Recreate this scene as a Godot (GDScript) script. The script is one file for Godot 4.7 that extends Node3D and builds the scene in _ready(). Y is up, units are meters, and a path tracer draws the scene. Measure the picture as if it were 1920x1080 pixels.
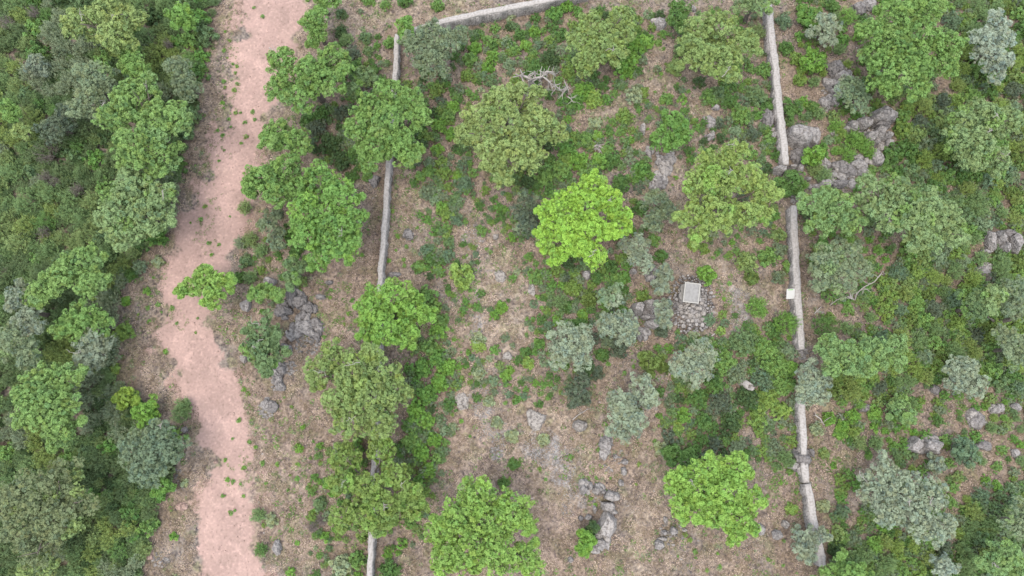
extends Node3D
# A hillside with walled enclosure, dirt track, oaks and scrub, seen from a drone under an overcast sky.

const CAM_HEIGHT := 49.0
const CAM_PITCH := -78.0
const FOCAL := 1297.0   # in pixels of a 1920 x 1080 picture

var cam_basis := Basis(Vector3.RIGHT, deg_to_rad(CAM_PITCH))
var rng := RandomNumberGenerator.new()
var relief := FastNoiseLite.new()
var patch := FastNoiseLite.new()
var bump := FastNoiseLite.new()
var taken := {}
var mats := {}
var crown_discs := []      # [px, py, r] of every tree disc, to keep scrub out from under crowns
var blocked := []          # [px, py, r] of rocks, signs and so on
var landmarks := []        # [px, py, phrase]
var clumps := {}
var bark_mat: StandardMaterial3D
var dead_mat: StandardMaterial3D
var rock_mat: StandardMaterial3D
var pale_rock_mat: StandardMaterial3D
var dark_rock_mat: StandardMaterial3D

# ---------------------------------------------------------------- helpers

func ground_y(x: float, z: float) -> float:
	return relief.get_noise_2d(x, z) * 0.45

func at(px: float, py: float, above := 0.0) -> Vector3:
	# the point above the terrain that this pixel of the photograph looks at
	var d := cam_basis * Vector3((px - 960.0) / FOCAL, -(py - 540.0) / FOCAL, -1.0)
	var y := above
	var p := Vector3.ZERO
	for k in 3:
		p = Vector3(0, CAM_HEIGHT, 0) + d * ((y - CAM_HEIGHT) / d.y)
		y = ground_y(p.x, p.z) + above
	return p

func metres(px: float, py: float, r: float) -> float:
	var d := cam_basis * Vector3((px - 960.0) / FOCAL, -(py - 540.0) / FOCAL, -1.0)
	return r * (-CAM_HEIGHT / d.y) / FOCAL

func to_pixel(p: Vector3) -> Vector2:
	var c := cam_basis.inverse() * (p - Vector3(0, CAM_HEIGHT, 0))
	return Vector2(960.0 + FOCAL * c.x / -c.z, 540.0 - FOCAL * c.y / -c.z)

func numbered(called: String) -> String:
	var n: int = taken.get(called, 0)
	taken[called] = n + 1
	return called if n == 0 else "%s_%03d" % [called, n]

func thing(called: String, label: String, category: String, where: Vector3, turn := 0.0, group := "") -> Node3D:
	var o := Node3D.new()
	o.name = numbered(called)
	add_child(o)
	o.position = where
	o.rotation.y = turn
	tag(o, label, category, group)
	return o

func tag(o: Node, label: String, category: String, group := "") -> void:
	o.set_meta("label", label)
	o.set_meta("category", category)
	if group != "":
		o.set_meta("group", group)

func part(called: String, mesh: Mesh, material: Material, parent: Node, t := Transform3D()) -> MeshInstance3D:
	var o := MeshInstance3D.new()
	o.name = called
	o.mesh = mesh
	o.material_override = material
	o.transform = t
	parent.add_child(o, true)
	return o

func lone(called: String, mesh: Mesh, material: Material, t: Transform3D, label: String, category: String, group := "") -> MeshInstance3D:
	var o := MeshInstance3D.new()
	o.name = numbered(called)
	o.mesh = mesh
	o.material_override = material
	o.transform = t
	add_child(o)
	tag(o, label, category, group)
	return o

func solid(r: float, g: float, b: float, rough := 0.9) -> StandardMaterial3D:
	var m := StandardMaterial3D.new()
	m.albedo_color = Color(r, g, b).linear_to_srgb()
	m.roughness = rough
	m.metallic_specular = 0.25
	return m

func leaf_mat(called: String, r: float, g: float, b: float) -> void:
	var m := solid(r, g, b, 0.62)
	m.resource_name = called
	m.vertex_color_use_as_albedo = true
	m.metallic_specular = 0.3
	m.backlight_enabled = true
	m.backlight = Color(0.4, 0.4, 0.4)
	m.cull_mode = BaseMaterial3D.CULL_DISABLED
	mats[called] = m

func array_mesh(v: PackedVector3Array, n: PackedVector3Array, idx: PackedInt32Array, c := PackedColorArray()) -> ArrayMesh:
	var a := []
	a.resize(Mesh.ARRAY_MAX)
	a[Mesh.ARRAY_VERTEX] = v
	a[Mesh.ARRAY_NORMAL] = n
	a[Mesh.ARRAY_INDEX] = idx
	if c.size():
		a[Mesh.ARRAY_COLOR] = c
	var m := ArrayMesh.new()
	m.add_surface_from_arrays(Mesh.PRIMITIVE_TRIANGLES, a)
	return m

func noise_texture(size: int, freq: float, ramp: Array, octaves := 4, kind := FastNoiseLite.TYPE_SIMPLEX_SMOOTH, sd := 1, normal := 0.0) -> ImageTexture:
	var n := FastNoiseLite.new()
	n.seed = sd
	n.noise_type = kind
	n.frequency = freq
	n.fractal_octaves = octaves
	var im := n.get_seamless_image(size, size)
	if normal > 0.0:
		im.convert(Image.FORMAT_RGBA8)
		im.bump_map_to_normal_map(normal)
		return ImageTexture.create_from_image(im)
	if ramp.size():
		var g := Gradient.new()
		g.offsets = PackedFloat32Array()
		g.colors = PackedColorArray()
		var offs := PackedFloat32Array()
		var cols := PackedColorArray()
		for r in ramp:
			offs.append(r[0])
			cols.append(Color(r[1], r[2], r[3]).linear_to_srgb())
		g.offsets = offs
		g.colors = cols
		var lut := []
		for k in 256:
			lut.append(g.sample(k / 255.0))
		var out := Image.create_empty(size, size, false, Image.FORMAT_RGB8)
		var data := im.get_data()
		for y in size:
			for x in size:
				out.set_pixel(x, y, lut[data[y * size + x]])
		im = out
	return ImageTexture.create_from_image(im)

# ---------------------------------------------------------------- foliage meshes

class Leaves:
	var v := PackedVector3Array()
	var n := PackedVector3Array()
	var c := PackedColorArray()
	var idx := PackedInt32Array()
	func leaf(p: Vector3, along: Vector3, face: Vector3, length: float, width: float, tint: Color) -> void:
		var side := along.cross(face).normalized() * (width * 0.5)
		var nn := side.cross(along).normalized()
		var k := v.size()
		var mid := p + along * (length * 0.55) + nn * (length * 0.06)
		v.append(p)
		v.append(mid + side)
		v.append(p + along * length)
		v.append(mid - side)
		for j in 4:
			n.append(nn)
			c.append(tint)
		idx.append(k)
		idx.append(k + 2)
		idx.append(k + 1)
		idx.append(k)
		idx.append(k + 3)
		idx.append(k + 2)

func rand_dir() -> Vector3:
	var y := rng.randf_range(-1, 1)
	var t := rng.randf() * TAU
	var s := sqrt(1.0 - y * y)
	return Vector3(cos(t) * s, y, sin(t) * s)

func clump(radius: float, squash: float, knobs: int, knob_r: float, sprays: int, leaves: int, ll: float, lw: float, up: float, rough: float, low := -0.3, hue := 0.12) -> ArrayMesh:
	# a bough: knobs of foliage on an uneven dome, each a small dome of leaf rosettes with gaps between the knobs
	var b := Leaves.new()
	var off := Vector3(rng.randf() * 50, rng.randf() * 50, rng.randf() * 50)
	var ga := PI * (3.0 - sqrt(5.0))
	var turn := rng.randf() * TAU
	for i in knobs:
		var y := lerpf(1.0, low, (i + rng.randf()) / knobs)
		var s := sqrt(maxf(0.0, 1.0 - y * y))
		var th := turn + ga * i + rng.randf_range(-0.35, 0.35)
		var dir := Vector3(cos(th) * s, y, sin(th) * s)
		var q := off + dir * 1.35
		var lump := 1.0 + rough * bump.get_noise_3d(q.x, q.y, q.z) + rough * 0.6 * bump.get_noise_3d(q.x * 2.3 + 9.0, q.y * 2.3, q.z * 2.3)
		var p := dir * maxf(radius * lump * rng.randf_range(0.64, 1.03) - knob_r * 0.6, 0.02)
		p.y *= squash
		var kr := knob_r * rng.randf_range(0.7, 1.2)
		var face := (dir * 0.8 + Vector3.UP * up).normalized()
		var val := rng.randf_range(0.62, 1.28)
		var warm := rng.randf_range(-hue, hue)
		for j in sprays:
			var o := (face * 0.55 + rand_dir()).normalized()
			var c := p + o * (kr * rng.randf_range(0.72, 1.0))
			var axis := (o + Vector3.UP * up * 0.7 + rand_dir() * 0.3).normalized()
			var t1 := axis.cross(Vector3(0.3, 0.1, 0.9)).normalized()
			var t2 := axis.cross(t1)
			var a0 := rng.randf() * TAU
			var sv := val * rng.randf_range(0.86, 1.14)
			for k in leaves:
				var a := a0 + TAU * k / leaves + rng.randf_range(-0.4, 0.4)
				var e := rng.randf_range(-0.1, 0.9)
				var tang := t1 * cos(a) + t2 * sin(a)
				var along := (tang * cos(e) + axis * sin(e)).normalized()
				var lv := sv * rng.randf_range(0.88, 1.12)
				b.leaf(c + tang * (ll * 0.15), along, axis, ll * rng.randf_range(0.7, 1.2), lw * rng.randf_range(0.8, 1.2), Color(lv * (1.0 + warm), lv, lv * (1.0 - warm * 1.5)))
	return array_mesh(b.v, b.n, b.idx, b.c)

func plume_bush(radius: float, height: float, plumes: int, needles: int, ll: float, lw: float) -> ArrayMesh:
	# heath or broom: upright feathery plumes fanning out of one base
	var b := Leaves.new()
	var off := Vector3(rng.randf() * 50, rng.randf() * 50, rng.randf() * 50)
	for i in plumes:
		var r := sqrt((i + rng.randf()) / plumes)
		var th := i * 2.39996 + rng.randf_range(-0.3, 0.3)
		var wob := 1.0 + 0.35 * bump.get_noise_3d(off.x + cos(th) * r * 1.6, off.y, off.z + sin(th) * r * 1.6)
		var tip := Vector3(cos(th) * r * radius * wob, height * wob * (1.0 - 0.42 * r * r) * rng.randf_range(0.8, 1.08), sin(th) * r * radius * wob)
		var root := Vector3(tip.x * 0.45, tip.y * 0.25, tip.z * 0.45)
		var along := (tip - root).normalized()
		var leng := minf(tip.distance_to(root), 0.42)
		var val := rng.randf_range(0.68, 1.25)
		var warm := rng.randf_range(-0.10, 0.10)
		var t1 := along.cross(Vector3(0.3, 0.2, 0.9)).normalized()
		var t2 := along.cross(t1)
		for k in needles:
			var f := (k + rng.randf()) / needles
			var w := 0.075 * (1.0 - f * 0.75)
			var a := rng.randf() * TAU
			var tang := t1 * cos(a) + t2 * sin(a)
			var p := tip - along * (leng * (1.0 - f)) + tang * (w * rng.randf())
			var lv := val * rng.randf_range(0.85, 1.15)
			var lwarm := warm + 0.10 * (rng.randf() - 0.5)
			b.leaf(p, (along * rng.randf_range(0.5, 1.0) + tang * 0.75).normalized(), tang, ll * rng.randf_range(0.7, 1.2), lw, Color(lv * (1.0 + lwarm), lv, lv * (1.0 - lwarm)))
	return array_mesh(b.v, b.n, b.idx, b.c)

func grass_tuft(radius: float, blades: int, length: float, width: float, upness: float) -> ArrayMesh:
	var b := Leaves.new()
	for i in blades:
		var th := rng.randf() * TAU
		var r := radius * 0.5 * sqrt(rng.randf())
		var out := Vector3(cos(th), rng.randf_range(0.1, upness), sin(th)).normalized()
		var lv := rng.randf_range(0.7, 1.2)
		var w := rng.randf_range(-0.08, 0.08)
		b.leaf(Vector3(cos(th) * r, 0.015, sin(th) * r), out, Vector3.UP, length * rng.randf_range(0.6, 1.2), width, Color(lv * (1 + w), lv, lv * (1 - w)))
	return array_mesh(b.v, b.n, b.idx, b.c)

func twig_bush(radius: float, height: float, stems: int) -> ArrayMesh:
	# leafless grey twigs
	var st := SurfaceTool.new()
	st.begin(Mesh.PRIMITIVE_TRIANGLES)
	for i in stems:
		var th := rng.randf() * TAU
		var r := radius * sqrt(rng.randf())
		var tip := Vector3(cos(th) * r, height * rng.randf_range(0.5, 1.0), sin(th) * r)
		var mid := tip * 0.5 + Vector3(rng.randf_range(-0.08, 0.08), 0.1, rng.randf_range(-0.08, 0.08))
		tube(st, [Vector3.ZERO, mid, tip], [0.016, 0.011, 0.005], 3)
		for k in 3:
			var s := mid.lerp(tip, rng.randf_range(0.0, 0.8))
			tube(st, [s, s + (rand_dir() + Vector3.UP * 0.5) * 0.18], [0.008, 0.004], 3)
	return st.commit()

func tube(st: SurfaceTool, pts: Array, radii: Array, sides := 6) -> void:
	var rings := []
	for i in pts.size():
		var a: Vector3 = pts[maxi(i - 1, 0)]
		var b: Vector3 = pts[mini(i + 1, pts.size() - 1)]
		var d := (b - a).normalized()
		var u := d.cross(Vector3(0.31, 0.2, 0.93)).normalized()
		var w := d.cross(u)
		var ring := []
		for k in sides:
			var t := TAU * k / sides
			ring.append([pts[i] + (u * cos(t) + w * sin(t)) * radii[i], u * cos(t) + w * sin(t)])
		rings.append(ring)
	for i in rings.size() - 1:
		for k in sides:
			var k2 := (k + 1) % sides
			for q in [rings[i][k], rings[i + 1][k2], rings[i][k2], rings[i][k], rings[i + 1][k], rings[i + 1][k2]]:
				st.set_normal(q[1])
				st.add_vertex(q[0])
	var last: Array = rings[rings.size() - 1]
	var endn: Vector3 = (pts[pts.size() - 1] - pts[pts.size() - 2]).normalized()
	for k in range(1, sides - 1):
		for q in [last[0], last[k + 1], last[k]]:
			st.set_normal(endn)
			st.add_vertex(q[0])

func tube_mesh(pts: Array, radii: Array, sides := 6) -> ArrayMesh:
	var st := SurfaceTool.new()
	st.begin(Mesh.PRIMITIVE_TRIANGLES)
	tube(st, pts, radii, sides)
	return st.commit()

func crooked(a: Vector3, b: Vector3, n: int, wob: float) -> Array:
	var pts := [a]
	for i in range(1, n):
		pts.append(a.lerp(b, float(i) / n) + Vector3(rng.randf_range(-wob, wob), rng.randf_range(-wob, wob) * 0.5, rng.randf_range(-wob, wob)))
	pts.append(b)
	return pts

func taper(a: float, b: float, n: int) -> Array:
	var r := []
	for i in n + 1:
		r.append(lerpf(a, b, float(i) / n))
	return r

func rock_mesh(sd: int, rings: int, cuts: int, crag: float) -> ArrayMesh:
	# a boulder: a sphere cut by planes, with ridged relief; about 1 m in radius, base at y = -0.5
	var r := RandomNumberGenerator.new()
	r.seed = sd
	var ns := FastNoiseLite.new()
	ns.seed = sd
	ns.frequency = 1.3
	ns.fractal_octaves = 4
	var cell := FastNoiseLite.new()
	cell.seed = sd + 5
	cell.noise_type = FastNoiseLite.TYPE_CELLULAR
	cell.cellular_return_type = FastNoiseLite.RETURN_DISTANCE2_SUB
	cell.frequency = 1.35
	var planes := []
	for i in 6:
		var ta := TAU * i / 6.0 + r.randf_range(-0.45, 0.45)
		planes.append([Vector3(cos(ta), r.randf_range(0.0, 0.35), sin(ta)).normalized(), r.randf_range(0.66, 0.98)])
	for i in cuts:
		var y := r.randf_range(0.25, 1.0)
		var t := TAU * i / cuts * 2.4 + r.randf_range(-0.4, 0.4)
		var s := sqrt(maxf(0.0, 1.0 - y * y))
		planes.append([Vector3(cos(t) * s, y, sin(t) * s), r.randf_range(0.60, 0.92)])
	planes.append([Vector3(r.randf_range(-0.25, 0.25), 1, r.randf_range(-0.25, 0.25)).normalized(), r.randf_range(0.55, 0.7)])
	var seg := rings * 2
	var st := SurfaceTool.new()
	st.begin(Mesh.PRIMITIVE_TRIANGLES)
	var grid := []
	for i in rings + 1:
		var row := []
		for j in seg:
			var ph := PI * i / rings
			var th := TAU * j / seg
			var d := Vector3(sin(ph) * cos(th), cos(ph), sin(ph) * sin(th))
			var m := 1.22
			for p in planes:
				var k: float = d.dot(p[0])
				if k > 0.05:
					m = minf(m, p[1] / k)
			var q := d * m
			var crack := clampf(cell.get_noise_3d(q.x, q.y * 1.4, q.z) + 1.0, 0.0, 0.11) / 0.11
			m *= 1.0 + crag * 0.8 * ns.get_noise_3d(q.x * 1.3, q.y * 1.3, q.z * 1.3) + crag * 0.5 * ns.get_noise_3d(q.x * 4.5, q.y * 4.5, q.z * 4.5) - 0.17 * (1.0 - crack)
			row.append(d * m)
		grid.append(row)
	for i in rings:
		for j in seg:
			var j2 := (j + 1) % seg
			for q in [grid[i][j], grid[i + 1][j2], grid[i][j2], grid[i][j], grid[i + 1][j], grid[i + 1][j2]]:
				st.add_vertex(q)
	st.index()
	st.generate_normals()
	return st.commit()

func cover_of(points: Array, px: float, py: float, extra := 0.0) -> bool:
	for d in points:
		if absf(px - d[0]) < d[2] + extra and absf(py - d[1]) < d[2] + extra:
			if Vector2(px - d[0], py - d[1]).length() < d[2] + extra:
				return true
	return false

func near_landmark(px: float, py: float, before := "") -> String:
	# beside which nameable thing this stands, and towards which other one, as far as sixteen words reach
	var order := []
	for l in landmarks:
		order.append([Vector2(px - l[0], py - l[1]).length(), l[2]])
	order.sort_custom(func(a, b): return a[0] < b[0])
	var text: String = ("beside " if order[0][0] < 75.0 else "near ") + order[0][1]
	for k in [1, 2]:
		var longer: String = text + " towards " + order[k][1]
		if (before + " " + longer).split(" ", false).size() <= 16:
			return longer
	return text

func pick_variant(kind: String, radius: float) -> Array:
	# the clump of that kind nearest in size, and the scale that makes it fit
	var sizes: Array = clumps[kind]
	var best = sizes[0]
	for s in sizes:
		if absf(log(s[0] / radius)) < absf(log(best[0] / radius)):
			best = s
	var list: Array = best[1]
	return [list[rng.randi() % list.size()], radius / best[0]]

func put_clump(kind: String, material: Material, parent: Node3D, where: Vector3, radius: float, flat := 1.0) -> void:
	var c := pick_variant(kind, radius)
	var s: float = c[1]
	var bas := Basis.from_euler(Vector3(rng.randf_range(-0.3, 0.3), rng.randf() * TAU, rng.randf_range(-0.3, 0.3))).scaled(Vector3(s, s * flat, s))
	part("leaf_clump", c[0], material, parent, Transform3D(bas, where))

# ---------------------------------------------------------------- what stands where (pixels of the photograph)

# label, height in metres, leaf kind, colour, then discs of the crown [px, py, r]
var TREES := [
	["oak_tree", "lime green round oak with the brightest leaves, inside the walls above bare litter", 5.6, "oak", "lime", [[1115,350,28],[1060,375,28],[1145,375,30],[1098,388,40],[1030,402,25],[1166,408,24],[1060,430,36],[1110,428,33],[1020,446,20],[1045,477,20],[1112,475,26],[1150,432,18],[1085,462,22]]],
	["oak_tree", "bright green round oak standing alone beside the broken end of the sign wall", 5.8, "oak", "brightlime", [[1330,880,32],[1385,880,34],[1275,905,26],[1310,920,38],[1365,925,42],[1412,938,26],[1280,950,26],[1340,965,33],[1390,975,32],[1380,1003,18]]],
	["oak_tree", "bright green oak hanging over the long wall, half hiding it", 5.5, "oak", "bright", [[740,555,38],[695,575,33],[775,580,33],[720,612,36],[690,610,25],[760,620,28],[798,590,18]]],
	["oak_tree", "wide fresh green oak straddling the long wall next to the cross wall", 6.2, "oak", "mid", [[730,172,33],[690,200,33],[770,187,28],[725,222,42],[790,220,23],[670,237,28],[700,275,33],[752,272,38],[690,303,20],[770,290,23]]],
	["oak_tree", "large mid green oak whose crown juts over the pink track", 6.4, "oak", "mid", [[530,112,28],[525,157,30],[575,130,33],[620,110,33],[562,182,30],[610,152,32],[640,130,18]]],
	["small_tree", "dark green small tree squeezed between two oaks beside the track", 4.0, "oak", "midgrey", [[680,142,22],[660,165,18]]],
	["small_tree", "compact dark green tree at the track edge with a second crown lobe below", 4.2, "oak", "mid", [[590,35,28],[592,62,22]]],
	["small_tree", "small green tree farthest up the bank by the track", 3.6, "oak", "mid", [[613,0,20],[590,-12,18]]],
	["oak_tree", "mid green small oak at the pink track with a ragged crown", 5.0, "oak", "mid", [[520,245,28],[552,263,28],[502,263,18]]],
	["oak_tree", "dense green oak spreading over the edge of the pink track", 5.6, "oak", "mid", [[488,335,36],[530,318,36],[560,352,32],[470,348,22],[515,365,22]]],
	["oak_tree", "tall dense bright oak between the track and the long wall", 6.8, "oak", "bright2", [[600,340,40],[642,370,36],[577,400,36],[622,428,42],[664,410,22],[650,460,32],[602,478,28],[575,440,32]]],
	["small_tree", "dull grey green small tree in the shade of the tall dense oak", 3.2, "fine", "grey", [[506,415,22],[515,448,20]]],
	["small_tree", "slim green small tree just above the dark rock ledge", 3.2, "oak", "midgrey", [[550,496,20],[545,524,17]]],
	["oak_tree", "fresh green little oak leaning out across the pink track", 3.8, "oak", "bright3", [[355,535,23],[385,520,23],[410,535,26],[395,560,20],[340,545,13],[430,526,14]]],
	["small_tree", "low green tree in front of the dark rock ledge", 2.6, "oak", "mid", [[486,549,18],[516,552,15]]],
	["oak_tree", "oval dense grey green oak below the dark rock ledge", 4.6, "oak", "midgrey", [[490,620,32],[502,660,34],[475,650,26],[500,688,18]]],
	["oak_tree", "wide olive green oak covering the long wall, loose crown", 6.6, "oak", "olive", [[625,672,32],[600,702,32],[660,702,36],[715,692,36],[640,742,38],[700,742,42],[745,732,30],[660,790,36],[718,790,32],[690,662,18]]],
	["oak_tree", "patchy olive oak over the long wall, wall top showing through its gaps", 5.4, "oak", "olive2", [[650,860,30],[712,846,28],[640,905,26],[690,912,30],[742,890,25],[680,965,36],[640,970,26],[730,950,32],[770,950,25],[708,985,24],[765,918,22]]],
	["oak_tree", "large bright green spreading oak on bare litter beside the long wall", 6.2, "oak", "bright3", [[895,932,38],[850,970,36],[910,980,42],[960,962,36],[820,1000,30],[870,1032,42],[930,1042,42],[988,1050,32],[985,977,22],[830,1052,28]]],
	["oak_tree", "grey green loose oak in the corner where the two walls meet", 4.8, "fine", "grey", [[805,62,30],[840,76,28],[790,97,28],[815,116,32],[770,77,18],[862,62,18]]],
	["small_tree", "small bright tree on the end of the long wall", 3.4, "oak", "bright2", [[757,45,18],[760,68,16]]],
	["oak_tree", "olive yellow oak behind the dead white tree", 5.4, "oak", "olive", [[1165,35,28],[1110,45,28],[1085,76,26],[1130,82,33],[1155,97,23],[1100,112,28],[1180,62,16]]],
	["oak_tree", "wide pale olive oak at the top of the forked footpath", 6.0, "oak", "olive", [[1310,50,33],[1350,55,36],[1390,86,30],[1310,100,36],[1355,112,36],[1290,80,23],[1370,140,18],[1405,70,18]]],
	["oak_tree", "grey green tree hiding the far end of the sign wall", 4.6, "fine", "pale", [[1420,6,26],[1395,0,22],[1445,-8,20]]],
	["oak_tree", "big pale olive oak in front of the dead white tree", 6.4, "oak", "olivepale", [[940,187,33],[985,182,33],[900,217,33],[950,232,42],[1005,232,37],[880,250,28],[920,280,37],[970,282,37],[1035,245,28],[940,320,26],[1000,290,28]]],
	["small_tree", "round dark green bushy tree at the foot of the tall olive oak by the fork", 2.8, "oak", "deep", [[1272,18,21],[1270,38,19]]],
	["small_tree", "dense bright green bushy tree between the footpath and bare rock", 3.2, "oak", "deepbright", [[1262,225,24],[1240,260,24],[1275,250,24]]],
	["oak_tree", "broad yellowish olive oak inside the sign wall next to the lime oak", 6.4, "oak", "olivelime", [[1330,300,28],[1375,285,26],[1305,345,30],[1350,345,38],[1400,332,33],[1435,360,26],[1300,402,30],[1345,400,36],[1395,400,33],[1430,400,20],[1310,440,18]]],
	["small_tree", "dark grey green small tree touching the lime oak on its wall side", 3.4, "fine", "greydark", [[985,385,29],[986,420,26]]],
	["small_tree", "grey green slender tree between the lime oak and the yellowish olive oak", 3.4, "fine", "grey", [[1235,376,27],[1225,416,23],[1255,400,20]]],
	["silver_leaved_tree", "silvery small tree beside the lime oak above the split boulders", 3.0, "fine", "silver", [[1195,460,27],[1206,490,23]]],
	["silver_leaved_tree", "thin silvery grey tree beside the stone cairn and the split boulders", 2.6, "fine", "silvergrey", [[1246,510,17],[1237,535,16]]],
	["silver_leaved_tree", "small silvery tree leaning over the split boulders", 2.6, "fine", "silvergrey", [[1245,580,20],[1247,604,14]]],
	["silver_leaved_tree", "pale grey green shrub tree just uphill of the split boulders", 2.6, "fine", "silvergreen", [[1147,555,24]]],
	["silver_leaved_tree", "rounded silver tree with a wide crown above the pale bedrock slabs", 3.6, "fine", "silver", [[1070,640,36],[1050,660,26],[1086,668,28],[1095,630,23]]],
	["silver_leaved_tree", "silver tree below the split boulders joined to a darker bush", 3.0, "fine", "silver", [[1165,610,33],[1140,610,23],[1180,626,20]]],
	["silver_leaved_tree", "round silver tree beside the narrow footpath below the stone cairn", 3.4, "fine", "silver", [[1285,680,27],[1320,660,29],[1310,695,28]]],
	["silver_leaved_tree", "silver tree of two lobes at the top of the bare footpath", 3.6, "fine", "silver", [[1205,730,33],[1160,760,28],[1190,790,30],[1165,802,26],[1220,750,18]]],
	["small_tree", "round dark green bush between two silver trees", 2.0, "oak", "darkyellow", [[1222,677,23]]],
	["small_tree", "dark bluish grey bush next to the white angular rock", 1.9, "fine", "greydark", [[1086,740,24],[1092,715,18]]],
	["small_tree", "vivid green little tree against the long bare boulder", 2.2, "oak", "vivid", [[1102,1012,18],[1096,1030,14]]],
	["small_tree", "dark green bush behind the long bare boulder", 1.4, "oak", "dark", [[1111,990,12]]],
	["oak_tree", "largest mid green oak, outside the sign wall above the boulder outcrop", 7.0, "oak", "mid", [[1680,30,36],[1730,20,36],[1642,100,33],[1690,80,42],[1740,70,37],[1785,80,28],[1660,135,37],[1715,130,42],[1770,120,33],[1640,57,28],[1670,165,23],[1720,167,20],[1745,-5,28]]],
	["silver_leaved_tree", "tall whitish silver tree alone in the yellow green heath", 4.4, "fine", "silverwhite", [[1870,40,23],[1845,66,23],[1880,70,26],[1860,100,26],[1886,110,18],[1870,135,20]]],
	["silver_leaved_tree", "round pale silver bushy tree just outside the sign wall", 2.8, "fine", "silver", [[1548,48,29],[1552,68,18]]],
	["small_tree", "vivid green domed bush outside the sign wall above the grey slab", 2.0, "oak", "vivid", [[1530,115,25]]],
	["silver_leaved_tree", "silvery green tree at the upper edge of the boulder outcrop", 3.4, "fine", "silvergreen", [[1595,162,30],[1610,187,26]]],
	["small_tree", "dark green bush outside the sign wall next to the largest boulder", 1.8, "oak", "deep", [[1490,202,19]]],
	["small_tree", "dark green dome beside the round pale silver bushy tree", 1.8, "oak", "deepbright", [[1513,22,18],[1524,38,16]]],
	["small_tree", "bright green round bush growing among the outcrop boulders", 2.0, "oak", "vivid", [[1527,290,21]]],
	["small_tree", "dark green bush at the gap in the sign wall", 2.2, "oak", "deep", [[1485,342,27]]],
	["oak_tree", "pale green loose oak in the yellow green heath with a visible grey trunk", 5.6, "oak", "pale", [[1810,230,33],[1850,215,33],[1890,225,28],[1800,265,28],[1842,270,33],[1872,298,28],[1820,300,26]]],
	["oak_tree", "light green oak leaning over the sign wall at its gap", 5.2, "oak", "pale2", [[1530,380,29],[1570,385,33],[1592,410,30],[1540,420,26],[1555,365,22]]],
	["oak_tree", "broad pale green oak below the boulder outcrop", 6.2, "oak", "pale", [[1640,360,37],[1690,362,40],[1740,385,37],[1660,402,36],[1712,420,40],[1770,405,36],[1790,440,26],[1740,450,28]]],
	["oak_tree", "grey green oak with bare bleached branches beside the sign wall", 4.6, "fine", "greylight", [[1550,485,33],[1590,480,33],[1540,520,26],[1580,525,32],[1615,505,23]]],
	["oak_tree", "fresh green low oak with two crown lobes outside the sign wall", 4.4, "oak", "pale2", [[1555,650,28],[1590,665,30],[1640,655,33],[1680,650,26],[1620,685,26],[1560,680,23],[1685,675,18]]],
	["silver_leaved_tree", "silver tree standing on the line of the sign wall, hiding it", 3.4, "fine", "silver", [[1520,705,28],[1530,740,26],[1510,735,20],[1545,715,16]]],
	["oak_tree", "pale yellowish tree lobe above a bare dark trunk in the heath", 4.0, "oak", "pale", [[1866,552,24],[1858,575,16]]],
	["oak_tree", "dull green oak next to the flat dark slab in the heath", 3.8, "fine", "midgrey", [[1826,565,28],[1838,585,20]]],
	["oak_tree", "dark grey green oak with a leaning bare trunk in the heath", 4.4, "fine", "grey", [[1905,540,26],[1898,578,26]]],
	["oak_tree", "light grey green tree below the leaning bare trunk", 4.0, "fine", "greylight", [[1900,640,28],[1915,670,26],[1880,625,16]]],
	["silver_leaved_tree", "round silver tree in the heath above the scattered dark rocks", 3.4, "fine", "silver", [[1810,695,32],[1832,720,26],[1795,720,20]]],
	["silver_leaved_tree", "widest silver tree with white twigs, on the open slope", 4.8, "fine", "silver", [[1660,880,26],[1640,925,30],[1690,920,37],[1740,930,37],[1770,985,26],[1720,970,37],[1665,965,30],[1755,1000,23],[1625,900,16]]],
	["silver_leaved_tree", "small silver tree hanging over the lowest stretch of the sign wall", 2.8, "fine", "silvergrey", [[1505,1018,26],[1538,1005,20],[1515,1042,18]]],
	["small_tree", "round blue green bush on the open slope near the grey lumps of rock", 2.2, "fine", "bluegreen", [[1812,838,22],[1818,856,20]]],
	["small_tree", "small silvery bush under the grey lumps of rock", 1.6, "fine", "silvergrey", [[1758,872,17]]],
	["oak_tree", "pale green oak in dark scrub below the widest silver tree", 4.2, "oak", "pale2", [[1885,1040,30],[1860,1055,23],[1905,1065,26]]],
	["oak_tree", "pale grey green oak in the heath near the widest silver tree", 4.0, "fine", "greylight", [[1902,985,26],[1925,965,26]]],
	["oak_tree", "bright green low oak at the lower end of the sign wall", 3.6, "oak", "mid", [[1590,1075,32],[1555,1085,26],[1620,1090,24]]],
	["small_tree", "fresh green bushy tree on the open slope above the grey lumps of rock", 2.4, "oak", "pale2", [[1690,764,24],[1703,785,14]]],
	["silver_leaved_tree", "whitish silver bush below the widest silver tree", 2.0, "fine", "silverwhite", [[1772,1062,24]]],
	["small_tree", "two toned green bush against the rock under the sign wall", 1.6, "plume", "heath2", [[1475,860,18]]],
	["small_tree", "feathery green bush beside the white sign", 2.0, "plume", "broom", [[1472,606,24]]],
	["small_tree", "vivid feathery bush between the stone cairn and the white sign", 1.8, "plume", "broom", [[1420,575,22]]],
	["small_tree", "dark feathery bush across the wall from the white sign", 1.8, "plume", "broomdark", [[1543,613,24]]],
	["small_tree", "vivid green low bush above the stone cairn", 1.1, "oak", "vivid", [[1327,515,17]]],
	["small_tree", "yellowish bright leafy bush on the grey gravel path", 1.6, "oak", "yellowbright", [[867,517,23]]],
	["oak_tree", "big light green oak at the edge of the thicket, pale bare twigs showing", 6.8, "oak", "mid2", [[258,180,42],[218,215,42],[292,230,50],[330,222,34],[250,270,46],[295,290,42],[275,160,26]]],
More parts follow.
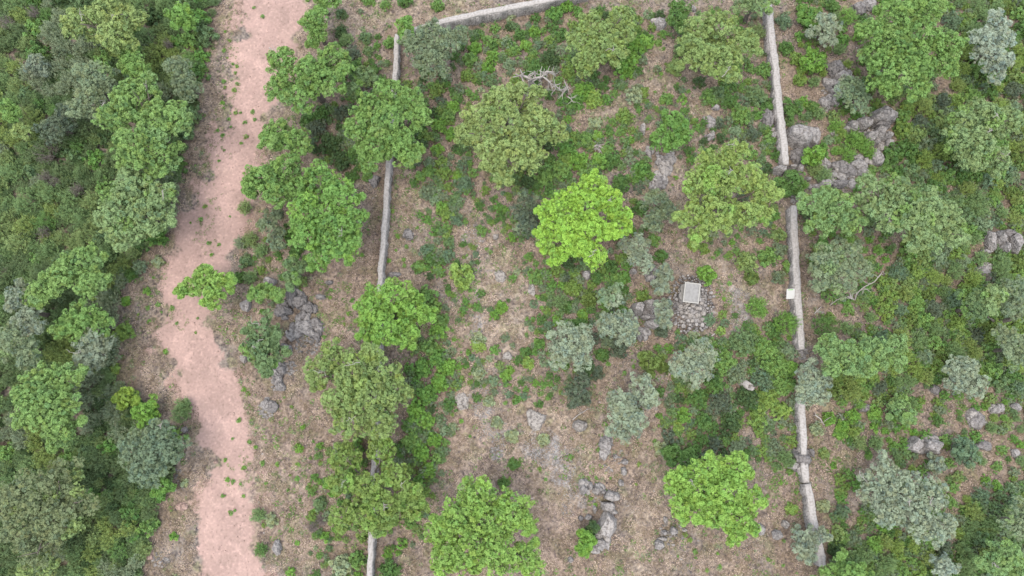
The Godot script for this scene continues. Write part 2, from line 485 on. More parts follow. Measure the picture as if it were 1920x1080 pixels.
	["oak_tree", "pale green oak at the thicket edge with bare white branches", 6.0, "oak", "pale", [[240,368,50],[215,408,38],[280,400,42],[235,442,34],[250,344,38],[300,365,26]]],
	["silver_leaved_tree", "grey silvery oak in the thicket beside the big light green oak", 4.8, "fine", "greylight", [[182,150,36],[162,192,32],[170,135,26]]],
	["small_tree", "fresh green tree poking out of the thicket above the big light green oak", 4.0, "oak", "mid", [[245,112,26],[258,128,18]]],
	["small_tree", "bright green tree at the thicket edge near the top of the track", 3.6, "oak", "bright2", [[335,30,25],[352,40,16]]],
	["oak_tree", "yellowish olive oak rising from the thicket", 5.2, "oak", "olivepale", [[200,20,36],[150,45,36],[215,60,36],[242,30,30]]],
	["small_tree", "grey green tree at the thicket edge above the big light green oak", 4.2, "fine", "grey", [[335,130,28],[350,160,28]]],
	["small_tree", "small bright tree half buried in the thicket beside the pale yellowish one", 3.4, "oak", "mid", [[15,200,20],[22,218,14]]],
	["small_tree", "pale yellowish small tree in the thicket", 3.0, "oak", "olivepale", [[38,245,19]]],
	["small_tree", "dull grey tree in the thicket beside bare purple twigs", 3.6, "fine", "greydark", [[100,240,32],[120,215,22]]],
	["silver_leaved_tree", "whitish grey bush in the thicket", 2.4, "fine", "silvergrey", [[66,120,21]]],
	["oak_tree", "fresh green oak with a long side lobe in the thicket", 5.4, "oak", "mid2", [[150,490,42],[120,520,36],[80,545,29],[60,558,22],[168,530,30]]],
	["silver_leaved_tree", "silver grey oak behind the oak with a long side lobe", 4.6, "fine", "silvergrey", [[35,560,30],[50,600,32]]],
	["oak_tree", "grey green oak in the thicket beside the rounded silver grey oak", 4.8, "fine", "greylight", [[25,640,36],[50,670,26]]],
	["oak_tree", "green oak above a silver one at the thicket edge", 4.8, "oak", "mid", [[150,600,37],[115,615,23],[186,612,22]]],
	["silver_leaved_tree", "rounded silver grey oak at the thicket edge", 4.4, "fine", "silvergrey", [[170,650,36],[160,672,24]]],
	["oak_tree", "large light green oak deep in the thicket", 6.2, "oak", "mid2", [[75,730,44],[106,760,48],[60,770,38],[120,712,34],[112,808,34],[50,740,30]]],
	["oak_tree", "dark grey green dense oak beside the pink track", 5.0, "fine", "greyoak", [[250,840,38],[290,850,42],[320,845,29],[270,880,36],[295,812,27]]],
	["oak_tree", "huge olive grey oak mass at the thicket corner", 6.0, "fine", "olivegrey", [[60,920,46],[110,902,40],[40,990,46],[100,980,46],[70,1040,46],[145,942,32],[20,940,36]]],
	["small_tree", "vivid yellow green bush pair member nearer the big oaks at the thicket edge", 2.0, "oak", "vividyellow", [[235,745,22]]],
	["small_tree", "vivid green bush between the yellow green bush and the track", 2.0, "oak", "vivid", [[273,772,25]]],
	["small_tree", "lone rounded feathery bush on the track verge", 1.8, "plume", "heath2", [[339,774,19],[342,760,15]]],
	["small_tree", "vivid green low bush at the foot of the dark grey green oak", 1.4, "oak", "deepbright", [[308,912,16],[294,922,12]]],
	["small_tree", "dense dark bush above the rock under the sign wall", 1.6, "oak", "deep", [[1290,865,20],[1262,850,18]]],
]

# pieces of low scrub placed by hand: px, py, r, kind, colour
var SHRUBS := [
	[975,65,14,"oak","deep"],[1003,60,13,"oak","vivid"],[985,85,12,"oak","bright"],[1040,25,18,"oak","deepbright"],[1062,10,16,"oak","vivid"],[1005,130,26,"oak","deep"],[1030,110,22,"oak","dark"],
	[1095,170,22,"oak","vivid"],[1112,185,20,"oak","yellowbright"],[1080,190,18,"oak","deepbright"],[1195,85,22,"oak","vivid"],[1180,110,20,"oak","bright"],[1172,132,20,"oak","vivid"],[1210,78,18,"oak","bright"],[1196,168,14,"fine","grey"],
	[1190,180,18,"oak","palegrey"],[1205,172,12,"oak","yellow"],[1172,218,18,"oak","yellow"],[1182,262,9,"oak","vivid"],[1200,320,20,"oak","deepbright"],[1250,185,14,"oak","mid"],[1281,186,9,"oak","bright"],[1278,90,16,"oak","midgrey"],[1268,125,18,"oak","olive"],
	[1345,175,18,"oak","midgrey"],[1330,180,16,"oak","mid"],[1390,215,22,"oak","mid"],[1420,180,22,"oak","midgrey"],[1410,250,18,"fine","greydark"],[1370,190,18,"oak","deep"],[1440,200,16,"oak","deep"],[1435,130,18,"oak","mid"],[1420,60,16,"plume","heath"],
	[1115,230,14,"oak","palegrey"],[1120,255,12,"oak","bright"],[1100,260,16,"oak","mid"],[1085,300,22,"oak","vivid"],[1060,280,20,"oak","deepbright"],[1050,320,22,"oak","mid"],[1020,330,20,"oak","mid"],[1125,300,18,"oak","bright"],[1140,280,14,"oak","mid"],[1150,300,18,"oak","deep"],[1165,345,20,"oak","deep"],[990,340,18,"oak","dark"],
	[1060,300,16,"oak","yellow"],[1100,330,18,"oak","mid"],[870,345,20,"fine","bluegreen"],[800,360,18,"fine","grey"],[815,375,12,"fine","silvergreen"],[835,400,16,"oak","yellow"],[828,388,14,"oak","bright"],[800,470,16,"fine","bluegreen"],[808,485,14,"oak","deep"],[785,500,14,"oak","mid"],[820,505,11,"oak","bright"],
	[805,320,14,"oak","mid"],[850,200,14,"oak","vivid"],[840,215,16,"oak","mid"],[825,235,16,"oak","bright"],[845,250,14,"oak","vivid"],[860,330,12,"oak","bright"],[880,110,16,"oak","mid"],[890,90,14,"oak","vivid"],[875,140,14,"oak","yellow"],[923,105,14,"oak","bright"],[915,125,14,"oak","vivid"],[905,140,10,"fine","bluegreen"],[955,28,12,"oak","palegrey"],[930,30,12,"fine","grey"],
	[820,280,13,"oak","bright"],[805,305,14,"fine","silvergreen"],[790,330,12,"oak","mid"],[838,690,20,"oak","vivid"],[820,670,20,"oak","deepbright"],[805,650,18,"oak","mid"],[790,690,20,"oak","deepbright"],[825,720,18,"oak","vivid"],[800,740,22,"oak","deepbright"],[780,770,20,"oak","vivid"],[800,790,18,"oak","bright"],[815,825,16,"oak","vivid"],[790,850,18,"oak","vivid"],[805,880,16,"oak","bright"],[770,830,18,"oak","mid"],[785,905,14,"oak","deepbright"],
	[830,600,14,"oak","mid"],[820,620,18,"oak","bright"],[800,555,20,"oak","mid"],[815,575,16,"oak","yellow"],[902,551,8,"oak","deep"],[940,576,13,"oak","vivid"],[962,522,8,"oak","deepbright"],[898,638,15,"oak","palegrey"],[897,648,15,"oak","yellowbright"],[928,655,10,"oak","deepbright"],[898,700,14,"oak","palegrey"],[893,745,9,"oak","deep"],[948,705,12,"oak","bright"],[957,693,7,"oak","vivid"],[968,750,8,"oak","deepbright"],[985,660,12,"oak","deep"],[990,680,13,"oak","yellowbright"],[1012,758,9,"oak","deep"],[917,752,12,"oak","palegrey"],[932,793,12,"oak","palegrey"],[960,818,14,"oak","palegrey"],[1020,825,13,"oak","palegrey"],[963,870,12,"oak","deep"],[944,905,12,"oak","deep"],
	[1000,570,10,"fine","bluegreen"],[1053,535,10,"oak","bright"],[1075,540,18,"oak","yellow"],[1105,560,20,"oak","darkyellow"],[1050,565,16,"plume","heath2"],[1065,575,14,"oak","deep"],[1045,600,12,"oak","bright"],[1010,645,12,"oak","deepbright"],[1120,520,14,"oak","deep"],[1145,500,16,"oak","deep"],[1160,520,16,"oak","mid"],[1092,590,12,"oak","bright"],[1150,440,14,"oak","deep"],[1225,450,14,"oak","mid"],[1240,480,14,"oak","deep"],[1200,390,18,"oak","deep"],
	[1205,555,14,"oak","yellow"],[1170,520,14,"oak","deepbright"],[1240,620,16,"fine","greydark"],[1160,655,22,"fine","greydark"],[1140,640,16,"fine","grey"],[1100,690,20,"oak","dark"],[1120,700,16,"fine","greydark"],[1130,665,14,"oak","deep"],[1245,690,12,"oak","darkyellow"],[1195,775,12,"oak","darkyellow"],[1238,735,10,"oak","deep"],[1236,780,6,"oak","vivid"],
	[1330,600,14,"fine","bluegreen"],[1355,590,9,"oak","yellow"],[1360,605,10,"fine","bluegreen"],[1352,620,10,"oak","yellowbright"],[1395,640,28,"oak","midgrey"],[1360,680,26,"oak","mid"],[1430,655,26,"oak","mid"],[1455,690,30,"oak","mid"],[1380,700,24,"fine","grey"],[1430,710,28,"fine","bluegreen"],[1470,720,24,"oak","mid"],[1340,720,22,"oak","deep"],[1310,745,24,"oak","deep"],[1350,755,26,"fine","greydark"],[1400,745,24,"oak","dark"],[1440,750,24,"oak","yellow"],[1465,770,20,"oak","yellowbright"],[1280,780,16,"oak","vivid"],[1270,800,12,"oak","yellowbright"],[1320,790,20,"oak","deep"],[1370,790,22,"oak","dark"],[1420,785,20,"oak","yellow"],[1300,730,14,"oak","palegrey"],[1240,840,14,"oak","palegrey"],[1255,855,14,"fine","silvergreen"],[1300,845,18,"oak","deep"],[1340,830,18,"fine","greydark"],[1380,840,16,"fine","grey"],[1480,660,18,"fine","silvergreen"],[1480,690,18,"oak","bright"],[1485,955,13,"oak","yellowbright"],[1410,520,16,"oak","darkyellow"],[1400,490,22,"oak","olive"],[1440,480,20,"oak","mid"],[1460,520,16,"fine","grey"],[1460,470,18,"fine","grey"],[1480,500,13,"oak","mid"],[1460,440,16,"oak","olive"],[1300,460,12,"oak","yellowbright"],[1320,465,12,"oak","yellow"],
	[485,965,14,"plume","heath2"],[490,1030,13,"plume","broomdark"],[508,975,14,"oak","palegrey"],[610,1005,10,"oak","vivid"],[560,840,8,"oak","vivid"],[545,1075,10,"oak","vivid"],[615,905,12,"oak","bright"],[600,945,14,"oak","midgrey"],[640,1060,22,"oak","palegrey"],[670,1050,18,"oak","mid"],[730,1070,22,"oak","deep"],[755,1020,10,"oak","vivid"],[635,840,14,"fine","grey"],
	[470,450,16,"plume","heath"],[490,470,14,"plume","heath2"],[460,490,14,"oak","midgrey"],[450,520,12,"oak","deep"],[470,520,14,"plume","heath2"],[520,400,14,"fine","grey"],[555,470,14,"oak","deep"],[585,500,12,"oak","mid"],[450,455,12,"plume","heathgrey"],[460,390,14,"plume","heath"],[660,330,14,"oak","deep"],[640,300,22,"oak","dark"],[620,270,24,"oak","dark"],[595,240,22,"fine","greydark"],[600,215,18,"oak","deep"],[640,210,18,"fine","greydark"],[575,225,16,"oak","deep"],[660,290,16,"oak","deep"],[690,330,12,"oak","mid"],
	[640,60,14,"oak","dark"],[650,75,14,"plume","heath2"],[685,70,14,"oak","midgrey"],[660,100,18,"fine","greydark"],[690,95,12,"oak","midgrey"],[640,25,12,"oak","midgrey"],[730,80,14,"oak","mid"],[690,0,14,"oak","mid"],[760,0,16,"oak","deep"],[665,125,18,"oak","deep"],[820,10,14,"oak","mid"],[700,130,14,"oak","deep"],
	[1500,240,12,"fine","bluegreen"],[1565,240,14,"plume","broom"],[1555,262,12,"fine","silvergreen"],[1600,262,20,"plume","broom"],[1620,272,18,"plume","broom"],[1590,290,16,"plume","broom"],[1575,250,12,"plume","broomyellow"],[1545,330,18,"plume","heath2"],[1530,318,16,"plume","heath"],[1630,290,12,"plume","broom"],[1480,230,10,"plume","heath2"],[1525,200,14,"oak","deep"],[1535,215,12,"plume","heath2"],[1460,290,16,"oak","deep"],[1445,260,14,"oak","mid"],[1505,130,12,"oak","yellow"],[1495,110,16,"oak","yellow"],[1475,90,16,"oak","deep"],[1580,75,14,"oak","deepbright"],[1470,40,18,"fine","bluegreen"],[1590,30,18,"plume","broom"],[1560,10,16,"oak","deep"],[1500,150,14,"oak","yellow"],[1525,155,12,"plume","heath2"],
	[1580,800,14,"oak","vivid"],[1600,780,16,"oak","vivid"],[1640,775,16,"oak","bright"],[1555,785,14,"oak","vivid"],[1640,800,10,"oak","vivid"],[1675,838,9,"oak","vivid"],[1575,815,12,"oak","bright"],[1530,805,14,"oak","palegrey"],[1545,850,12,"oak","olive"],[1563,873,6,"oak","vivid"],[1610,830,14,"plume","heath"],[1640,830,14,"plume","heath2"],[1545,950,14,"oak","palegrey"],[1660,808,8,"oak","vivid"],[1715,810,8,"oak","vivid"],[1580,960,16,"fine","bluegreen"],[1600,1010,18,"fine","grey"],[1570,1030,20,"oak","dark"],[1640,1020,16,"plume","broom"],
	[345,905,8,"oak","palegrey"],[325,1005,9,"oak","vivid"],[300,930,14,"oak","deepbright"],[280,985,20,"oak","mid"],[255,1010,18,"oak","deepbright"],[270,1030,18,"plume","heath"],[235,565,11,"oak","vivid"],[235,620,18,"oak","yellow"],[225,625,16,"oak","yellowbright"],[260,500,16,"fine","silvergreen"],[245,515,14,"oak","deep"],[295,490,12,"oak","palegrey"],[275,545,8,"oak","bright"],[215,690,12,"oak","yellowbright"],
]

# boulders: px, py, half width, half depth (pixels), height (m), turn (degrees), tone, label
var ROCKS := [
	[1506,252,33,26,1.5,5,"grey","largest weathered boulder touching the sign wall"],[1528,258,12,18,1.2,80,"grey","upright slab split off the largest boulder"],
	[1660,215,24,19,1.4,20,"grey","big cracked boulder crowning the outcrop"],[1621,229,15,14,1.3,40,"grey","blocky grey boulder in the middle of the outcrop row"],[1645,222,11,9,1.3,10,"pale","small pale flat block wedged between two outcrop boulders"],[1600,236,9,15,1.1,10,"grey","narrow upright boulder at the end of the outcrop row"],[1586,243,10,8,0.8,60,"grey","low grey stone in front of the narrow upright boulder"],
	[1633,256,12,13,1.1,70,"grey","rounded boulder with a broom bush against it"],[1650,249,11,14,1.3,15,"grey","tall rounded boulder in the lower outcrop cluster"],[1663,255,11,10,1.1,45,"grey","squarish boulder at the edge of the lower outcrop cluster"],[1643,266,8,6,0.8,30,"grey","small stone under the tall rounded boulder"],[1667,268,10,8,0.8,150,"grey","low pointed stone below the squarish boulder"],[1655,234,14,6,0.9,160,"dark","dark flat ledge under the big cracked boulder"],
	[1645,293,12,17,0.8,70,"grey","sloping slab below the broom bushes of the outcrop"],[1612,308,17,12,0.8,140,"grey","layered grey slab with dark seams in the outcrop"],[1590,318,20,11,0.7,170,"dark","dark layered slab along the lower outcrop"],[1618,322,10,11,0.8,60,"grey","grey block ending the layered slab"],[1575,308,18,9,0.5,20,"dark","flat broken bedrock beside the bright outcrop bush"],[1548,346,12,10,0.8,25,"grey","round grey boulder at the foot of the outcrop"],[1530,349,7,6,0.5,0,"grey","small round stone beside the boulder at the outcrop foot"],[1518,350,5,5,0.4,0,"grey","smallest round stone at the outcrop foot"],[1572,344,16,8,0.6,160,"dark","low dark ledge at the foot of the outcrop"],[1516,335,6,5,0.4,10,"grey","pebble like stone between the bushes at the outcrop foot"],
	[1463,317,13,11,1.0,20,"grey","round boulder at the end of the upper wall stretch"],[1487,313,9,6,0.7,150,"pale","pale flat stone beside the end of the upper wall stretch"],[1500,316,7,9,0.7,40,"pale","pale wedge stone next to the pale flat stone"],[1497,292,14,17,0.5,80,"dark","dark slab against the foot of the upper wall stretch"],
	[1440,222,12,17,0.7,70,"dark","dark bedrock slab inside the sign wall"],[1449,255,9,8,0.6,30,"grey","grey stone inside the sign wall under the dark bedrock slab"],
	[1567,128,14,16,0.7,120,"dark","dark bedrock rib above the grey slab"],[1580,140,18,11,0.6,130,"grey","grey bedrock rib beside the largest oak"],[1560,155,17,9,0.5,135,"grey","tilted grey slab with rubble below it"],
	[1632,8,13,12,0.7,60,"grey","grey rock at the crown edge of the largest oak"],[1612,14,10,12,0.6,90,"dark","dark rock beside the largest oak"],
	[1859,450,8,22,1.0,20,"grey","first tilted slab of the rock fin in the heath"],[1875,445,9,17,1.1,25,"grey","tall middle slab of the rock fin in the heath"],[1886,463,9,12,1.0,20,"grey","short inner slab of the rock fin in the heath"],[1905,455,10,22,1.1,15,"grey","largest slab of the rock fin in the heath"],[1890,437,10,7,0.9,0,"dark","dark cap stone of the rock fin in the heath"],[1848,472,10,7,0.6,140,"grey","low stone at the foot of the rock fin in the heath"],
	[1845,508,14,13,0.4,140,"dark","flat dark slab level with the heath"],
	[1718,834,17,15,0.9,20,"grey","first of two joined grey lumps of rock on the open slope"],[1750,836,20,17,1.0,160,"grey","bigger of two joined grey lumps of rock on the open slope"],[1830,786,16,16,0.4,100,"dark","flat dark rock on the open slope above the blue green bush"],[1868,768,12,9,0.5,20,"grey","grey rock upslope near the round silver tree"],[1905,763,10,9,0.5,0,"grey","grey rock upslope at the scrub edge"],[1845,835,15,9,0.4,150,"dark","flat rock beside the round blue green bush"],[1905,850,8,10,0.4,0,"grey","small rock on the bare slope below the scrub edge"],[1718,887,8,7,0.3,0,"dark","small dark rock above the widest silver tree"],[1738,890,9,6,0.3,30,"dark","small dark flat rock beside the small silvery bush"],[1755,730,9,8,0.4,0,"dark","dark rock in front of the round silver tree"],[1625,765,12,8,0.4,20,"dark","dark rock on the open slope among vivid bushes"],
	[1197,578,15,12,1.1,10,"grey","rounded darker one of the split boulders"],[1219,570,12,10,1.1,140,"pale","upper pale one of the split boulders"],[1211,594,10,6,0.7,150,"grey","small middle one of the split boulders"],[1224,606,15,12,0.8,120,"grey","lower slanting one of the split boulders"],[1186,588,9,5,0.4,140,"dark","low dark stone beside the split boulders"],[1206,560,7,4,0.3,150,"dark","small dark stone above the split boulders"],[1220,521,10,8,0.8,10,"pale","pale striped boulder under the silvery small tree"],[1226,506,8,5,0.7,160,"grey","grey boulder behind the pale striped boulder"],[1187,508,7,6,0.4,0,"grey","small stone beside the pale striped boulder"],[1100,515,10,12,0.4,20,"grey","low grey stone under the lime oak"],
	[1148,930,15,10,1.0,10,"pale","head block of the long bare boulder row"],[1141,950,15,11,1.0,175,"pale","second block of the long bare boulder row"],[1140,984,20,24,1.2,110,"pale","biggest block of the long bare boulder row"],[1124,1020,14,12,0.7,125,"grey","broken tail stone of the long bare boulder row"],
	[1095,917,8,12,0.7,80,"grey","end stone of the stone line above the long bare boulder"],[1107,912,6,9,0.6,60,"grey","second stone of the stone line above the long bare boulder"],[1121,918,10,6,0.6,20,"grey","broad stone of the stone line above the long bare boulder"],[1132,922,6,5,0.5,0,"grey","stone of the stone line touching the long bare boulder"],[1116,955,4,8,0.4,80,"grey","narrow stone lying beside the second block"],[1104,970,8,5,0.4,160,"grey","loose pale topped stone beside the vivid little tree"],[1089,972,5,4,0.3,0,"dark","small dark stone beside the loose pale topped stone"],[1070,1050,6,5,0.35,20,"grey","single stone on litter below the vivid little tree"],[1165,906,6,7,0.5,60,"grey","stone standing just uphill of the long bare boulder"],[1170,884,6,10,0.4,80,"grey","flat stone uphill of the long bare boulder"],[1172,866,7,6,0.4,0,"grey","upper flat stone on the litter slope"],[1154,856,5,4,0.3,0,"grey","tiny stone below the silver tree of two lobes"],[1136,832,13,16,0.8,100,"grey","boulder under the silver tree of two lobes"],
	[1088,798,15,12,0.8,160,"white","white angular rock on bare litter"],[1003,788,18,20,0.3,100,"white","long pale bedrock slab flush with the litter"],[938,518,12,12,0.25,30,"white","white bedrock patch on the tan path"],[997,542,7,14,0.2,80,"white","narrow white bedrock streak"],[951,667,10,9,0.25,10,"white","square white stone set in litter"],[866,752,14,18,0.15,80,"white","pinkish white bedrock patch near the vivid understory"],[929,443,6,6,0.3,0,"white","small white stone at the top of the gravel path"],
	[1238,1022,10,9,0.7,10,"grey","round boulder in the stone group beside the bright round oak"],[1264,996,8,9,0.7,50,"grey","tallest stone of the group beside the bright round oak"],[1247,999,6,5,0.5,0,"grey","small grey stone of the group beside the bright round oak"],[1243,1011,10,4,0.3,20,"pale","flat pinkish stone of the group beside the bright round oak"],[1281,984,7,4,0.4,160,"grey","flat stone nearest the crown of the bright round oak"],[1284,994,5,3,0.2,30,"pale","tiny pale stone nearest the crown of the bright round oak"],[1248,975,4,7,0.3,10,"pale","narrow pale stone uphill of the stone group"],
	[1429,993,8,10,0.5,60,"grey","grey stone under the crown edge of the bright round oak"],[1459,1003,11,11,0.5,30,"grey","grey rock inside the lower sign wall"],[1473,984,7,8,0.4,130,"white","white stone beside the grey rock inside the lower sign wall"],[1502,858,16,13,0.9,120,"dark","dark rock ledge built into the sign wall"],[1490,872,12,8,0.7,130,"grey","tilted slab under the dark ledge in the sign wall"],
	[545,556,9,16,1.0,20,"dark","upright dark rock of the ledge above the oval oak"],[560,565,16,13,0.7,150,"dark","broad dark rock of the ledge above the oval oak"],[530,582,15,9,0.8,160,"dark","lower dark rock of the ledge beside the oval oak"],[577,577,10,9,0.6,40,"dark","end rock of the dark ledge facing the litter bank"],[568,612,20,14,0.6,140,"grey","broken grey bedrock slab below the dark ledge"],[545,630,10,9,0.6,120,"grey","tilted grey slab beside the oval oak"],[590,605,12,10,0.4,100,"dark","weathered bedrock edge on the litter bank"],[600,556,11,6,0.5,10,"grey","single flat boulder on the litter bank"],[505,527,13,9,0.7,150,"grey","rounded grey rock behind the low green tree"],[460,572,12,14,0.5,60,"grey","flat lichened rock at the track side"],[456,673,7,8,0.5,120,"white","pale stone at the track side by the oval oak"],[520,705,9,16,0.25,100,"dark","dark broken bedrock strip below the oval oak"],[524,680,7,8,0.3,30,"dark","small dark bedrock piece below the oval oak"],[500,760,15,10,0.3,150,"grey","flat grey bedrock at the pink track"],[517,1027,9,13,0.6,110,"grey","grey rock between two bushes at the pink track"],[616,529,7,4,0.4,20,"dark","small dark stone on the litter bank near the long wall"],
	[765,438,9,10,0.4,60,"dark","dark flaky rock inside the long wall"],[738,514,12,5,0.4,170,"dark","dark stone pressed against the long wall"],[700,338,10,12,0.4,60,"dark","dark stone at the foot of the long wall"],
	[1238,43,13,12,0.6,20,"grey","grey rock beside the round dark green bushy tree"],[1300,15,6,6,0.4,0,"grey","small grey stone by the olive oak at the fork"],[1248,312,14,16,0.3,110,"pale","pale bedrock slab below the dense bright bushy tree"],[1236,340,12,12,0.4,60,"dark","dark bedrock beside the pale bedrock slab"],[1255,295,8,6,0.3,20,"pale","small pale stone on the pale bedrock slab edge"],[1206,241,6,11,0.5,100,"pale","narrow pale rock above the dense bright bushy tree"],[1216,285,8,6,0.4,0,"grey","grey stone under the dense bright bushy tree"],[1233,287,4,3,0.2,0,"pale","tiny pale stone under the dense bright bushy tree"],[1332,228,11,12,0.5,60,"grey","grey rock beside the footpath"],[1331,256,11,5,0.4,160,"grey","flat grey rock beside the footpath"],[1343,201,9,5,0.4,150,"grey","low rock upslope beside the footpath"],
	[340,950,13,8,0.25,150,"pinkpale","pale pink rock outcrop at the edge of the track"],[278,1040,9,12,0.3,60,"pinkpale","pink rock at the thicket edge"],[322,804,7,5,0.4,0,"dark","dark stone under the dark grey green oak"],[345,806,6,5,0.4,0,"dark","small dark stone below the lone verge bush"],[404,866,4,4,0.2,0,"pinkpale","pink stone on the track edge"],
]

var PLACES := [
	[1095,415,"the lime green oak"],[1345,935,"the bright round oak"],[740,590,"the bright wall oak"],[730,225,"the oak astride the wall"],[580,140,"the jutting oak"],[515,335,"the dense track edge oak"],[615,400,"the tall dense oak"],[385,540,"the oak leaning over the track"],[490,650,"the oval grey green oak"],[675,730,"the wide olive oak"],[700,920,"the patchy olive oak"],[895,1000,"the spreading bright oak"],[815,90,"the oak in the wall corner"],[1015,155,"the dead white tree"],[1130,70,"the olive oak behind dead branches"],[1345,85,"the olive oak at the path fork"],[950,245,"the big pale olive oak"],[1258,245,"the footpath bushy tree"],[1365,345,"the yellowish olive oak"],[1297,570,"the stone cairn"],[1210,580,"the split boulders"],[1075,650,"the wide rounded silver tree"],[1305,680,"the footpath silver tree"],[1185,765,"the silver tree of two lobes"],[1140,970,"the long bare boulder"],[1003,788,"the long pale bedrock slab"],[920,812,"the grey gravel patch"],[1395,718,"the hollow grey stump"],[1482,551,"the white sign"],[1705,90,"the largest oak"],[1868,90,"the whitish silver tree"],[1548,50,"the pale silver bushy tree"],[1610,260,"the boulder outcrop"],[1845,250,"the pale loose heath oak"],[1555,390,"the oak at the wall gap"],[1700,395,"the broad pale green oak"],[1575,500,"the oak with bleached branches"],[1610,660,"the low two lobed oak"],[1523,720,"the silver tree on the wall line"],[1880,455,"the rock fin"],[1870,560,"the leaning bare trunk"],[1815,705,"the round silver heath tree"],[1700,940,"the widest silver tree"],[1520,1015,"the lowest wall silver tree"],[1735,835,"the two joined rock lumps"],[1812,848,"the blue green bush"],[1505,858,"the rock ledge in the sign wall"],
	[255,235,"the big light green thicket oak"],[240,390,"the white branched thicket oak"],[175,165,"the grey silvery thicket oak"],[200,40,"the yellowish olive thicket oak"],[120,520,"the thicket oak with a side lobe"],[45,590,"the silver grey thicket oak"],[150,605,"the green oak above a silver one"],[90,755,"the large light thicket oak"],[280,850,"the dark dense oak by the track"],[75,970,"the huge olive grey oak"],[550,590,"the dark rock ledge"],[95,300,"the bare purple twigs"],[265,760,"the yellow green bush"],[760,40,"the small tree on the wall end"],[940,25,"the cross wall"],[338,772,"the lone verge bush"],[860,520,"the leafy bush on the gravel"],[780,440,"the dark flaky rock"],
]

var FOREST := PackedVector2Array([Vector2(-90,-90),Vector2(420,-90),Vector2(408,0),Vector2(392,60),Vector2(375,130),Vector2(366,200),Vector2(345,300),Vector2(325,370),Vector2(312,440),Vector2(262,478),Vector2(235,520),Vector2(212,560),Vector2(208,640),Vector2(222,720),Vector2(300,790),Vector2(335,830),Vector2(325,910),Vector2(295,950),Vector2(280,1010),Vector2(270,1080),Vector2(265,1170),Vector2(-90,1170)])
var DENSE_RIGHT := [
	PackedVector2Array([Vector2(1690,180),Vector2(2010,180),Vector2(2010,700),Vector2(1900,740),Vector2(1790,700),Vector2(1700,740),Vector2(1560,735),Vector2(1560,690),Vector2(1660,620),Vector2(1650,520),Vector2(1700,470),Vector2(1660,320)]),
	PackedVector2Array([Vector2(1790,-80),Vector2(2010,-80),Vector2(2010,200),Vector2(1780,200)]),
	PackedVector2Array([Vector2(1560,1000),Vector2(1660,1015),Vector2(1790,1010),Vector2(1830,930),Vector2(2010,880),Vector2(2010,1170),Vector2(1560,1170)])]
var SPARSE_RIGHT := PackedVector2Array([Vector2(1500,-80),Vector2(1800,-80),Vector2(1720,300),Vector2(1640,600),Vector2(1700,740),Vector2(2010,740),Vector2(2010,900),Vector2(1800,1000),Vector2(1560,1010),Vector2(1560,640),Vector2(1500,400)])
var SCRUB := [
	PackedVector2Array([Vector2(870,60),Vector2(1060,20),Vector2(1240,20),Vector2(1200,140),Vector2(1130,200),Vector2(1060,215),Vector2(1000,160),Vector2(890,150)]),
	PackedVector2Array([Vector2(990,260),Vector2(1200,230),Vector2(1220,340),Vector2(1190,380),Vector2(1000,360),Vector2(940,330)]),
	PackedVector2Array([Vector2(1310,130),Vector2(1445,110),Vector2(1460,330),Vector2(1320,270)]),
	PackedVector2Array([Vector2(770,620),Vector2(840,600),Vector2(860,720),Vector2(830,880),Vector2(740,900)]),
	PackedVector2Array([Vector2(1250,740),Vector2(1290,640),Vector2(1440,600),Vector2(1500,680),Vector2(1500,850),Vector2(1430,860),Vector2(1240,860)]),
	PackedVector2Array([Vector2(750,150),Vector2(870,140),Vector2(880,340),Vector2(830,520),Vector2(770,520),Vector2(820,380),Vector2(750,300)]),
	PackedVector2Array([Vector2(1000,500),Vector2(1170,480),Vector2(1190,560),Vector2(1130,640),Vector2(1010,610)]),
	PackedVector2Array([Vector2(560,200),Vector2(690,180),Vector2(700,330),Vector2(600,300)])]
var MEADOW := [
	PackedVector2Array([Vector2(760,120),Vector2(900,40),Vector2(1430,10),Vector2(1460,340),Vector2(1470,500),Vector2(1330,480),Vector2(1280,290),Vector2(1200,480),Vector2(1000,520),Vector2(820,520),Vector2(760,330)]),
	PackedVector2Array([Vector2(830,520),Vector2(1130,600),Vector2(1130,700),Vector2(1000,760),Vector2(840,720)]),
	PackedVector2Array([Vector2(620,-40),Vector2(735,-40),Vector2(735,330),Vector2(640,300),Vector2(640,120)]),
	PackedVector2Array([Vector2(1230,620),Vector2(1500,560),Vector2(1510,900),Vector2(1440,870),Vector2(1240,850)]),
	PackedVector2Array([Vector2(445,420),Vector2(560,420),Vector2(600,520),Vector2(470,600)]),
	PackedVector2Array([Vector2(580,830),Vector2(690,820),Vector2(690,1100),Vector2(580,1100)]),
	PackedVector2Array([Vector2(720,830),Vector2(860,780),Vector2(800,1000),Vector2(720,1100)])]

var LONG_WALL := [[744,63],[742,110],[739,160],[733,230],[728,300],[724,365],[720,430],[713,510],[710,590],[709,655],[704,760],[701,870],[697,960],[695,1010],[692,1090],[690,1150]]
var CROSS_WALL := [[775,58],[800,50],[835,40],[880,30],[940,18],[1000,7],[1045,-3],[1110,-18]]
var SIGN_WALL_UPPER := [[1440,-30],[1443,15],[1452,100],[1458,150],[1463,200],[1470,260],[1475,308]]
var SIGN_WALL_MIDDLE := [[1489,385],[1491,430],[1494,500],[1498,560],[1501,610],[1505,655]]
var SIGN_WALL_LOWER := [[1504,745],[1507,790],[1509,853]]
var SIGN_WALL_STUB := [[1510,861],[1513,885],[1516,906]]
var SIGN_WALL_END := [[1516,909],[1522,945],[1527,975],[1535,1015],[1545,1064]]

